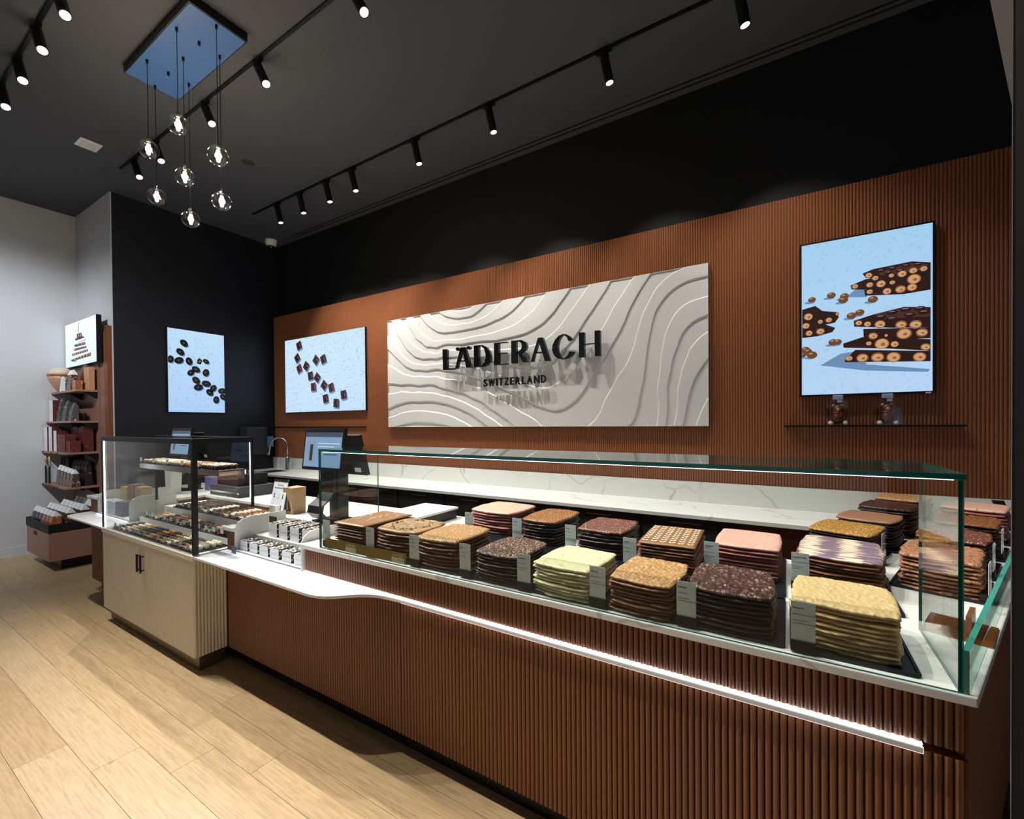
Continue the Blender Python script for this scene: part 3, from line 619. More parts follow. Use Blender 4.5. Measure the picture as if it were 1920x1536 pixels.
# left on the rear wall: dark square pralines
s2 = screen('wide backlit picture of dark square chocolates on the rust wall', (-5.25, 3.72, 1.675), 0, 1.685, 1.02, 0.004, 0.03, sky_print('print_white', 'c2dcec', 'bdd6ee', 0.7))
mb = MB()
def S2(px, py):
    u = (px-212)/955.0; t0 = 520-168*u; t1 = 1367-25*u
    return (-0.8425+1.685*u, 1.02*(1-(py-t0)/(t1-t0)))
for px, py, rot, red in ((402,570,20,0),(377,720,35,0),(402,845,25,1),(492,812,55,0),(545,930,10,0),(628,950,50,0),(615,740,50,0),(705,730,20,0),(580,1062,5,1),(710,1042,50,0),(795,1070,15,1),(727,1202,10,0),(850,1257,-5,0),(935,1157,8,0)):
    c = S2(px, py); r = 0.062
    q = lambda r_, k=0: [(c[0]+r_*1.25*cos(radians(rot+45+90*i)), c[1]+r_*cos(0)*1.25*sin(radians(rot+45+90*i))) for i in range(4)]
    poly(mb, [(a+.02, b-.022) for a, b in q(r)], y+0.0003, 3)
    poly(mb, q(r), y, 0); poly(mb, q(r*0.86), y-0.0002, 1 if not red else 2); ell(mb, c[0], c[1], r*0.5, r*0.66, radians(rot), y-0.0004, 0); ell(mb, c[0]+0.02, c[1], 0.006, 0.03, radians(rot+10), y-0.0006, 4)
part('print', mb, [E_CH, E_CH2, E_RED, E_SH, E_SHEEN], s2)
# right screen: stacked nut slabs and loose hazelnuts
s4 = screen('tall backlit picture of stacked hazelnut slabs on the rust wall at right', (0.4275, 3.72, 1.676), 0, 0.672, 1.03, 0.012, 0.04, sky_print('print_sky', '98c2de', 'abc6e4', 0.25))
mb = MB(); y = -0.0406
def S4(px, py):
    u = (px-188)/714.0; t0 = 252-128*u; t1 = 1068-18*u
    return (-0.336+0.672*u, 1.03*(1-(py-t0)/(t1-t0)))
def P4(pts, m, dy=0.0): poly(mb, [S4(*p) for p in pts], y-dy, m)
def nut(px, py, r, m=2, sq=0.72, rot=0.0, dy=0.0009):
    c = S4(px, py); k = 0.672/714
    ell(mb, c[0], c[1], r*k, r*k*1.25*sq, rot, y-dy, m)
    if m == 2: sq *= R.uniform(.8, 1.2); rot += R.uniform(-.5, .5)
    if m == 2: ell(mb, c[0], c[1], r*k*0.8, r*k*1.0*sq, rot, y-dy-0.0002, 3); ell(mb, c[0]+r*k*0.15, c[1]-r*k*.1, r*k*0.3, r*k*0.34*sq, rot, y-dy-0.0003, 2)
    elif m == 6: ell(mb, c[0]-r*k*.25, c[1]+r*k*.35, r*k*.4, r*k*.2, rot, y-dy-0.0002, 7)
    else: ell(mb, c[0]-r*k*.1, c[1]+r*k*.22, r*k*.6, r*k*.12, rot, y-dy-0.0002, 8)
P4([(300,905),(420,840),(560,820),(560,900),(890,930),(880,945),(560,935)], 5); P4([(450,530),(520,470),(600,480),(560,530)], 5)
P4([(540,400),(600,375),(800,335),(892,342),(892,430),(700,440),(560,425)], 0); P4([(475,465),(560,430),(892,405),(892,470),(640,490),(480,487)], 0, .0001); P4([(550,490),(700,480),(892,460),(892,492),(760,515),(555,522)], 0, .0002)
P4([(492,660),(600,625),(760,585),(892,588),(892,700),(700,700),(495,692)], 0, .0003); P4([(545,705),(892,700),(892,760),(700,765),(548,768)], 0, .0004); P4([(432,785),(540,750),(892,765),(892,830),(700,815),(435,808)], 0, .0005); P4([(440,880),(500,820),(892,830),(892,887),(445,888)], 0, .0006)
P4([(190,600),(270,578),(312,605),(400,612),(408,640),(385,670),(330,680),(388,698),(370,722),(280,745),(190,755)], 0, .0001)
P4([(600,625),(760,590),(880,598),(890,640),(640,650)], 4, .0007); P4([(620,390),(800,345),(880,352),(880,380),(640,410)], 4, .0005)
for a in ((640,640),(700,615),(770,600),(840,596),(700,650),(790,630),(860,615)): nut(*a, 30, 0, 0.45, dy=.0009)
for a in ((640,385),(700,372),(770,358),(830,352),(860,370),(740,385),(680,395)): nut(*a, 22, 0, 0.45, dy=.0009)
for a in ((520,672,20),(568,678,20),(635,680,30),(745,683,30),(818,683,32),(598,744,26),(760,733,40),(850,728,30),(668,742,10),(575,785,16),(645,788,40),(712,790,22),(868,808,26),(540,865,34),(622,862,36),(706,862,38),(838,862,34),(465,866,22),(575,410,20),(610,425,18),(695,412,15),(750,403,24),(806,386,22),(858,376,20),(810,433,36),(640,457,26),(580,462,20),(700,450,16),(742,488,28),(800,478,26),(672,498,24),(580,500,18),(500,470,18),(228,638,28),(213,688,24),(300,718,26),(232,728,22),(300,665,16),(350,655,20),(400,622,12)):
    nut(a[0], a[1], a[2])
for a in ((365,520,26),(250,545,24),(440,525,26),(434,545,28),(597,542,28),(480,632,28),(526,614,26),(375,778,28),(402,776,24),(210,820,28),(250,848,32),(226,830,26),(195,848,20)):
    c = S4(a[0]-14, a[1]+16); ell(mb, c[0], c[1], .03, .009, 0, y-.0001, 5); nut(a[0], a[1], a[2], 6, 0.66, dy=.0012)
part('print', mb, [E_CH, E_DK, E_NUT, E_NUT2, E_CH2, E_SH, E_HZ, E_HZ2, E_SHEEN], s4)
mb = MB(); mb.box((0.305, -0.042, -0.014), (0.33, -0.03, -0.006)); part('maker_plate', mb, M_WPAPER, s4)
# screen over the wall shelves: tree of chocolate pieces
s3 = screen('square backlit picture of a stacked chocolate tree above the wall shelves', (-7.06, 1.815, 2.225), 0, 1.05, 0.52, 0.006, 0.05, sky_print('print_pale', 'e6effc', 'cfe2fa', 0.1))
mb = MB(); y = -0.0508
def S3(px, py):
    u = (px-255)/680.0; t0 = 400-265*u; t1 = 1310-150*u
    return (-0.525+1.05*u, 0.52*(1-(py-t0)/(t1-t0)))
def P3(pts, m, dy=0): poly(mb, [S3(*p) for p in pts], y-dy, m)
P3([(560,530),(568,310),(582,310),(578,530)], 3)
for pts, m in (([(530,560),(640,530),(660,620),(600,660),(530,640)],0),([(490,660),(690,610),(700,640),(500,715)],1),([(560,740),(735,660),(730,690),(580,750)],4),([(470,800),(720,730),(720,790),(480,850)],0),([(450,890),(740,820),(745,860),(460,940)],1),([(410,1000),(770,890),(775,940),(420,1050)],0),([(390,1130),(835,960),(830,1040),(520,1130),(500,1170),(390,1160)],0)):
    P3(pts, m)
for a in ((570,600),(620,590),(560,780),(640,770),(690,750),(480,910),(450,1010),(490,1000),(540,985),(590,970),(640,950),(690,930),(740,920),(470,1110),(490,1140),(560,1070),(620,1060),(680,1050),(750,1020),(800,1000)):
    c = S3(*a); ell(mb, c[0], c[1], 0.022, 0.013, 0.6, y-.0004, 2)
part('print', mb, [E_CH, E_CH2, E_NUT2, E_GREY, E_LIL], s3)

# ------------------------------------------------------------------ lights on the ceiling
def spot_light(name, loc, aim, power, size, blend=0.8, radius=0.014, col=None):
    l = bpy.data.lights.new(name, 'SPOT'); l.energy = power; l.spot_size = radians(size); l.spot_blend = blend; l.shadow_soft_size = radius; l.color = col or SPOT_COL
    o = bpy.data.objects.new(name, l); COL.objects.link(o); o.location = loc
    o.rotation_euler = Vector(aim).to_track_quat('-Z', 'Y').to_euler()
    return o
def make_spot(label, x, y, d, power, size, group, col=None):
    """black cylinder head on a stem; d = direction it looks"""
    t = thing('track_spotlight', label, 'spotlight', (x, y, CEIL-0.012), 0, group)
    dv = Vector(d).normalized(); q = dv.to_track_quat('-Z', 'Y').to_matrix().to_4x4()
    mb = MB(); mb.box((-0.055,-0.014,-0.022),(0.055,0.014,0.0)); mb.tube([(0,0,-0.02),(0,0,-0.045)], 0.008, 8); part('adapter', mb, M_BLKMETAL, t)
    c0 = Vector((0,0,-0.03))
    mb = MB(); mb.lathe([(0.0275,-0.20),(0.031,-0.20),(0.031,0.012),(0.028,0.018)], 18); mb.xf(Matrix.Translation(c0) @ q); part('head', mb, M_BLKMETAL, t, smooth=False)
    mb = MB(); mb.lathe([(0.026,-0.2015),(0.026,-0.197)], 18); mb.xf(Matrix.Translation(c0) @ q); part('lens', mb, M_LENS, t)
    p = Vector((x, y, CEIL-0.012)) + c0 + dv*0.212
    spot_light('track_light', p, dv, power, size, col=col)
    return t
trk = [('rear', 3.03, -5.66, 1.9), ('middle', 1.775, -5.78, 1.0), ('front', 0.86, -6.4, 0.6)]
for nm, y_, xa, xb in trk:
    mb = MB(); mb.box((xa, y_-0.011, CEIL-0.012), (xb, y_+0.011, CEIL))
    single('light_track', mb, M_BLKMETAL, {'rear': 'slim black ceiling track nearest the rust wall', 'middle': 'slim black ceiling track passing behind the pendant cluster', 'front': 'slim black ceiling track at the upper left corner'}[nm], 'track')
pos = ['leftmost', 'second', 'third', 'fourth', 'fifth', 'sixth', 'seventh', 'eighth', 'ninth']
for i, x_ in enumerate((-5.13, -4.68, -4.21, -3.79, -2.91, -2.08, -1.09, -0.24)):
    make_spot('black spotlight on the track by the rust wall, %s from the left' % pos[i], x_, 3.03, (0.16, 0.14, -1), SPOT_REAR*(1.0 if i < 6 else 0.6), 82, 'spotlights on the rear track')
for i, x_ in enumerate((-5.44, -4.95, -4.01, -3.23, -2.2, -1.2, -0.3)):
    make_spot('black spotlight on the track behind the pendants, %s from the left' % pos[i], x_, 1.775, (0.55, 0.06, -1), SPOT_MID, 68, 'spotlights on the middle track')
for i, x_ in enumerate((-6.2, -5.66, -5.12, -4.64, -4.17, -3.71, -2.7, -1.7)):  # two leftmost heads, out of view, added to brighten the floor
    make_spot('black spotlight on the corner track at upper left, %s from the left' % pos[i], x_, 0.86, (0.6, 0.02, -1), SPOT_FRONT, 62, 'spotlights on the front track')
for i, x_ in enumerate((-5.6, -4.9, -4.2)):  # lamps out of view, added to brighten the left wall
    make_spot('added unseen black spotlight aimed at the pale left wall, %s from the left' % pos[i], x_, -0.6, (-0.85, 0.75, -0.85), SPOT_FRONT*1.0, 64, 'added spotlights facing the left wall', (0.84, 0.91, 1.0))
mb = MB(); mb.box((-5.9,-0.611,CEIL-0.012),(-3.9,-0.589,CEIL)); single('light_track', mb, M_BLKMETAL, 'added unseen black ceiling track facing the pale left wall', 'track')  # unseen track added to carry the wall lamps
# pendant cluster
pc = thing('pendant_cluster', 'cluster of seven round glass pendants under a square ceiling plate with painted blue reflection', 'pendant lamp', (-3.588, 1.458, CEIL))
mb = MB(); mb.box((-0.51,-0.172,-0.058),(0.51,0.172,0.0)); part('canopy', mb, mat('canopy_black','0a0a0b',0.4), pc)
mb = MB(); mb.box((-0.5,-0.165,-0.061),(0.5,0.165,-0.058)); part('canopy_face', mb, mat('canopy_blue_reflection','43669b',0.4), pc, label='underside with painted blue reflection')  # mirror face: its blue reflection is put into the base colour
M_BULB = glass('bulb_glass', (0.95, 0.94, 0.9, 1), ior=1.9)
holes = [(-3.817,1.33,3.449),(-4.055,1.46,3.238),(-3.349,1.327,3.45),(-3.582,1.456,3.243),(-3.817,1.586,3.057),(-3.113,1.454,3.238),(-3.35,1.584,3.064)]
for x_, y_, z_ in holes + [(-3.821,1.458,None),(-3.347,1.455,None)]:
    x, y = x_+3.588, y_-1.458
    mb = MB(); mb.lathe([(0.008,-0.085),(0.008,-0.061)], 10, (x, y))
    if z_ is None: part('cap', mb, M_BLKMETAL, pc); continue
    mb.tube([(x,y,-0.08),(x,y,z_-CEIL+0.075)], 0.0022, 6)
    c = part('cord', mb, M_BLKMETAL, pc)
    z = z_-CEIL
    mb = MB(); mb.ball((x,y,z), 0.062, 20, 12); bl = part('globe', mb, M_BULB, pc, smooth=True)
    mb = MB(); mb.lathe([(0.007,z-0.036),(0.010,z-0.03),(0.010,z+0.03),(0.007,z+0.036)], 10, (x,y)); part('filament', mb, M_FILAMENT, bl, smooth=True)
    mb = MB(); mb.lathe([(0.012,z+0.05),(0.012,z+0.078)], 12, (x,y)); part('socket', mb, M_STEEL, bl)
    l = bpy.data.lights.new('bulb_light', 'POINT'); l.energy = 7.0; l.color = (1.0,0.84,0.62); l.shadow_soft_size = 0.02
    o = bpy.data.objects.new('bulb_light', l); COL.objects.link(o); o.location = (x_, y_, z_-0.0)
v = thing('ceiling_vent', 'small white rectangular air vent set in the dark ceiling', 'vent', (-5.545, 1.47, CEIL))
mb = MB(); mb.box((-0.09,-0.078,-0.006),(0.09,0.078,0.0)); part('frame', mb, M_WPAPER, v)
mb = MB(); mb.box((-0.062,-0.052,-0.009),(0.062,0.052,-0.005)); part('flap', mb, mat('vent_white','d5d5d3',0.5), v)
sp = MB(); sp.lathe([(0.05,-0.006),(0.06,0.0)], 20); single('ceiling_speaker', sp, mat('speaker_grey','2b2c30',0.6), 'small round dark ceiling speaker right of the pendants', 'speaker', (-4.592, 2.42, CEIL))
dc = thing('dome_camera', 'white dome security camera in the corner above the rust wall', 'camera', (-6.25, 3.60, CEIL))
mb = MB(); mb.lathe([(0.055,-0.085),(0.072,-0.05),(0.078,-0.01),(0.078,0.0)], 20); part('housing', mb, M_WPAPER, dc, smooth=True)
mb = MB(); mb.ball((0,0,-0.083), 0.05, 16, 8); part('dome', mb, mat('dome_black','08080a',0.08), dc, smooth=True)

# ------------------------------------------------------------------ right shelf with two wrapped bears
ws = thing('wall_shelf', 'thin black shelf on the rust wall below the right picture screen', 'shelf', (0.443, 3.72, 1.461))
mb = MB(); mb.box((-0.458,-0.10,-0.006),(0.458,0,0.006)); part('board', mb, M_BLKMETAL, ws)
def bear(label, x):
    t = thing('wrapped_bear', label, 'wrapped sweet', (x, 3.655, 1.467), 0, 'wrapped bears on the right shelf')
    mb = MB(); mb.ball((0,0,0.05),0.034,12,8,sz=1.25); mb.ball((0,-0.004,0.108),0.027,12,8); part('body', mb, mat('bear_choc','5a3220',0.4), t, smooth=True)
    mb = MB()
    for s in (-1,1): mb.ball((s*0.023,0,0.13),0.010,8,5)
    mb.ball((0,-0.026,0.104),0.012,8,5); part('face', mb, mat('bear_tan','b98a62',0.5), t, smooth=True)
    mb = MB(); mb.lathe([(0.024,0.076),(0.032,0.082),(0.028,0.09)], 12); mb.box((0.005,-0.04,0.055),(0.02,-0.03,0.085)); part('scarf', mb, mat('scarf_red','7e1414',0.5), t)
    mb = MB()
    for s in (-1,1): mb.ball((s*0.04,-0.02,0.014),0.015,8,5)
    part('feet', mb, M_WPAPER, t, smooth=True)
    mb = MB(); a = [(-0.075,-0.05,0),(0.075,-0.05,0),(0.08,0.04,0),(-0.08,0.04,0)]; c = [(-0.06,-0.05,0.11),(0.06,-0.05,0.11),(0.06,0.035,0.11),(-0.06,0.035,0.11)]; e = [(-0.026,-0.006,0.195),(0.026,-0.006,0.195),(0.026,0.006,0.195),(-0.026,0.006,0.195)]
    mb.add(a+c+e, [(0,1,5,4),(1,2,6,5),(2,3,7,6),(3,0,4,7),(4,5,9,8),(5,6,10,9),(6,7,11,10),(7,4,8,11)]); part('cellophane', mb, M_FILM, t)
    mb = MB(); mb.box((-0.027,-0.009,0.172),(0.027,0.009,0.2)); mb.box((-0.004,-0.02,0.15),(0.022,-0.014,0.168)); part('bag_clip', mb, mat('pale_blue_tape','a8b8da',0.4), t)
bear('clear bag with a small chocolate bear, left one on the right shelf', 0.29)
bear('clear bag with a small chocolate bear, right one on the right shelf', 0.545)

# ------------------------------------------------------------------ glass of the counter
def pane(mb, x0, y0, z0, x1, y1, z1, axis):
    """thin pane: two clear faces, edges in edge glass (material 1)"""
    p = [(x0,y0,z0),(x1,y0,z0),(x1,y1,z0),(x0,y1,z0),(x0,y0,z1),(x1,y0,z1),(x1,y1,z1),(x0,y1,z1)]
    f = [(0,3,2,1),(4,5,6,7),(0,1,5,4),(1,2,6,5),(2,3,7,6),(3,0,4,7)]
    clear = {'z': (0,1), 'y': (2,4), 'x': (3,5)}[axis]
    for i, q in enumerate(f): mb.add([p[k] for k in q], [(0,1,2,3)], 0 if i in clear else 1)
vt = thing('glass_guard', 'clear glass guard with teal edges over the chocolate slabs on the counter', 'glass case', (-0.85, 1.403, 0.868))
ox, oy, oz = 0.85, -1.403, -0.868
def gp(name, a, b, axis):
    mb = MB(); pane(mb, a[0]+ox, a[1]+oy, a[2]+oz, b[0]+ox, b[1]+oy, b[2]+oz, axis); return part(name, mb, [M_GLASS, M_EDGE], vt)
gp('front_pane', (-2.035,1.403,0.8685), (0.345,1.411,1.3605), 'y')
gp('end_pane', (-2.035,1.4115,0.8685), (-2.027,1.786,1.3605), 'x')
gp('end_pane', (0.337,1.4115,0.8685), (0.345,1.772,1.3605), 'x')
gp('top_pane', (-2.035,1.403,1.361), (0.349,1.787,1.374), 'z')
mb = MB(); mb.box((-2.02+ox,1.413+oy,1.3585+oz),(0.33+ox,1.420+oy,1.3605+oz)); part('led_strip', mb, M_LED, vt)
lg = thing('low_glass_guard', 'low clear glass guard with teal edge along the right end of the counter', 'glass case', wing(0.0, 0.012, 0.8685))
def wl(s, off, z): p = wing(s, off); q = wing(0.0, 0.012); return (p[0]-q[0], p[1]-q[1], z)
mb = MB(); P = [wl(0,0.012,0),wl(0,0.024,0),wl(2.38,0.024,0),wl(2.38,0.012,0)]; P += [(a,b,0.098) for a,b,c in P]
for i, q in enumerate([(0,3,2,1),(4,5,6,7),(0,1,5,4),(1,2,6,5),(2,3,7,6),(3,0,4,7)]):
    mb.add([P[k] for k in q], [(0,1,2,3)], 0 if i in (3,5) else 1)
part('pane', mb, [M_GLASS, M_EDGEPALE], lg)

# ------------------------------------------------------------------ chocolate slabs
CHOC = {}
def choc(name, col, rough=0.33, speck=None, bump=None): 
    return mat('choc_'+name, col, rough, spec=0.5, speck=speck, bump=bump)
def nutty(scale, hgt, fill, rad=0.42, stretch=1.0):
    def f(x, y, s):
        d, pts = noise.voronoi((x*scale, y*scale, s*3.1))
        out = 0.0
        for k in (0, 1):
            p = pts[k]; hsh = noise.cell(p*7.3)
            if abs(hsh) > fill: continue
            dx, dy = x*scale-p.x, y*scale-p.y; a = hsh*9.0
            u = (dx*cos(a)+dy*sin(a))/stretch; v = (-dx*sin(a)+dy*cos(a))*1.0
            q = (u*u+v*v)/(rad*rad)
            if q < 1: out = max(out, hgt*math.sqrt(1-q))
        return out
    return f
def smooth(h=0.0006):
    return lambda x, y, s: h*noise.noise((x*25, y*25, s))
def crumb(h, sc=60):
    def f(x, y, s):
        return h*abs(noise.noise((x*sc, y*sc, s)))*1.6 + h*0.6*abs(noise.noise((x*sc*2.3, y*sc*2.3, s+3)))
    return f
def slab_mesh(name, m, w, d, th, k, rel, seed, nx, ny, sag=0.003, edge=0.004):
    """one poured sheet: pillow outline, wavy edge, relief on top"""
    vs = []; fs = []; sagz = []
    def pos(u, v):
        x = u*math.sqrt(max(0, 1-v*v*k*0.5)); y = v*math.sqrt(max(0, 1-u*u*k*0.5))
        b = max(abs(u), abs(v)); e = edge*b*b
        x += e*1.3*noise.noise((x*2.3, y*2.3, seed)); y += e*1.3*noise.noise((x*2.3+9, y*2.3, seed+5))
        return x*w/2*(1+e*.45*noise.noise((y*8, seed, 1.0))), y*d/2*(1+e*.45*noise.noise((x*8, seed, 2.0))), b
    for j in range(ny):
        for i in range(nx):
            x, y, b = pos(-1+2*i/(nx-1), -1+2*j/(ny-1))
            fall = 1.0 if b < 0.9 else max(0.0, 1-((b-0.9)/0.1)**2)
            wv = sag*noise.noise((x*9, y*9, seed+2.0)); sagz.append(wv)
            z = th*(0.7+0.3*fall) + rel(x, y, seed)*(0.25+0.75*fall) + wv
            vs.append((x, y, z))
    for j in range(ny-1):
        for i in range(nx-1): fs.append((j*nx+i, j*nx+i+1, (j+1)*nx+i+1, (j+1)*nx+i))
    ring = [i for i in range(nx)] + [j*nx+nx-1 for j in range(1, ny)] + [(ny-1)*nx+i for i in range(nx-2, -1, -1)] + [j*nx for j in range(ny-2, 0, -1)]
    n = len(ring); o = len(vs)
    for q, mz in ((1.012, 0.38), (0.985, 0.0)):
        for r in ring:
            x, y, z = vs[r]; vs.append((x*q, y*q, sagz[r]+th*mz))
    for i in range(n):
        j = (i+1) % n
        fs.append((ring[i], o+i, o+j, ring[j])); fs.append((o+i, o+n+i, o+n+j, o+j))
    fs.append(tuple(o+n+i for i in range(n-1, -1, -1)))
    mb = MB(); mb.add(vs, fs)
    return mb.mesh(name, m, True)
def drape(mb, pts, r, zf, m=None):
    mb.tube([(x, y, zf(x, y)) for x, y in pts], r, 5, m)

def make_stack(key, what, cx, cy, w, d, rz, ztop, count, m, rel, k, grid, deco=None, top=None, seed=1, sag=0.003, edge=0.05, base=0.8745):
    th = (ztop-base)/count
    mt = slab_mesh('chocolate_slab', top or m, w, d, th*0.84, k, rel, seed, grid[0], grid[1], sag*0.6, edge*0.7)
    lows = [slab_mesh('chocolate_slab', m, w, d, th*0.60, k, lambda x, y, q: rel(x, y, q)*0.5, seed+11*i+3, min(48, max(16, grid[0]//2)), min(56, max(18, grid[1]//2)), sag*0.9, edge*0.8) for i in range(3)]  # in most stacks the lower sheets' shade is put into a darker colour
    rr = random.Random(seed*13+1)
    for i in range(count):
        z = ztop-th*(i+1)
        j = 0.0 if i == 0 else 0.006
        o = link('chocolate_slab', mt if i == 0 else lows[i % 3], None, (cx+rr.uniform(-j,j)-0.0, cy+rr.uniform(-j,j), z), radians(rz)+(0 if i == 0 else rr.uniform(-0.03,0.03)))
        if i and i % 2: o.rotation_euler.z += pi
        lab = ('%s sheet on top of the stack of %s' % ('uppermost', what)) if i == 0 else ('%s sheet from the top in the stack of %s' % (ORD[i], what))
        tag(o, lab, 'chocolate', 'slabs of ' + what)
        if i == 0 and deco:
            nm, mb, mm = deco(lambda x, y: th*0.86+rel(x, y, seed)+0.0006, w, d)
            part(nm, mb, mm, o)
M_DARK = choc('dark', '2b1712', 0.3); M_MILK = choc('milk', '7a4c2e', 0.34); M_MILKT = choc('milk_top', 'b58b60', 0.36)
M_HAZEL = choc('hazel', 'b58656', 0.36); M_DARKN = choc('dark_nib', '573a2d', 0.26, speck=(90, '8d6a52', 0.55, 0.1))
M_PIST = choc('pistachio', 'd5cf9f', 0.42, speck=(46, '8f9a5c', 0.60, 0.1)); M_ALM = choc('almond', 'b88c5c', 0.36)
M_DALM = choc('dark_almond', '4c312a', 0.24); M_BLOND = choc('blond', 'd2b277', 0.42, speck=(60, 'b58f4f', 0.58, 0.12))
M_ROSEC = choc('rose', 'd3a48f', 0.45, speck=(55, '9d5f55', 0.64, 0.06)); M_COPPER = choc('copper', '94602f', 0.3, speck=(80, 'd0a06a', 0.60, 0.1))
M_REDB = choc('red_brown', '6c4238', 0.26); M_LEAF = choc('leaf_milk', '8a6038', 0.42); M_PINK = choc('pink', 'd0a190', 0.55, speck=(120, 'b98275', 0.5, 0.2))
M_PINKL = choc('pink_edge', '9b5a52', 0.45); M_IKAT = ikat('choc_ikat'); M_FLAKE = choc('flake', '9a6a1e', 0.4, speck=(75, 'dcae4c', 0.48, 0.12))
M_PLAIN = choc('plain_milk', '95684c', 0.42); M_DNIB = choc('dark_red', '3a1f19', 0.25, speck=(110, 'a98a7c', 0.66, 0.05)); M_CRUMB = choc('crumb', '9c6a4a', 0.4, speck=(70, '6b4128', 0.5, 0.2))
M_WHITECH = choc('white', 'efe4cf', 0.45); M_NUTS = choc('nut_bits', '5d4330', 0.6)
M_SWIRL = choc('swirl', 'a27553', 0.3)
nubs(M_HAZEL, 'b07f50', 125, 'e2c092', .6, .6); nubs(M_DARKN, '543728', 105, 'd0b3a0', .55, .9); nubs(M_ALM, 'b58757', 70, 'dcb487', .6, .6, 1.5)  # pale tips also hold painted glints, here and on the next line
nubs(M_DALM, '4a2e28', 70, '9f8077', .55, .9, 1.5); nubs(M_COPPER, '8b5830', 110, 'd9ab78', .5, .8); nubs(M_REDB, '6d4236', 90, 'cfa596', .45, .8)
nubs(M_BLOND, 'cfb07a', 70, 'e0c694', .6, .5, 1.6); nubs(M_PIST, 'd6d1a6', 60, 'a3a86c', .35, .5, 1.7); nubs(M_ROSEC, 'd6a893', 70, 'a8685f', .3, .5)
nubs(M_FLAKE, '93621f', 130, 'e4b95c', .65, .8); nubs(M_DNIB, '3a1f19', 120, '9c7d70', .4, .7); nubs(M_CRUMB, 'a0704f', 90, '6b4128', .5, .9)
def wave(zf, w, d):
    mb = MB(); pts = []
    for i in range(90):
        t = i/89; pts.append((-w*0.36+w*0.34*t+0.035*sin(t*9), -d*0.42+d*0.86*t+0.03*cos(t*34)))
    drape(mb, pts, 0.0019, zf); pts = [(x+w*0.34, y) for x, y in pts[10:80]]
    drape(mb, pts, 0.0017, zf)
    return 'piped_line', mb, M_WHITECH
def drizzle(zf, w, d):
    mb = MB()
    for i in range(9):
        x0 = -w*0.36+w*0.09*i
        drape(mb, [(x0+0.012*sin(q*1.4+i)+0.02*(q/9), -d*0.42+d*0.84*q/9) for q in range(10)], 0.0017, zf, 0)
    rr = random.Random(5)
    for i in range(60):
        a = rr.uniform(-pi, pi); x, y = w*0.40*cos(a)*rr.uniform(.75,1), d*0.40*sin(a)*rr.uniform(.8,1)
        mb.ball((x, y, zf(x, y)), rr.uniform(.003,.006), 5, 4, 1, sz=0.7)
    return 'topping', mb, [M_WHITECH, M_NUTS]
def leaves(zf, w, d):
    mb = MB()
    for c in range(6):
        x = -w*0.40+w*0.16*c
        for r in range(9):
            y = -d*0.44+d*0.098*r
            for s in (-1, 1):
                z = zf(x, y)+0.0004; mb.add([(x, y, z), (x+s*0.010, y+0.006, z), (x+s*0.013, y+0.022, z), (x+s*0.004, y+0.016, z)], [(0,1,2,3) if s > 0 else (3,2,1,0)])
    return 'leaf_print', mb, M_WHITECH
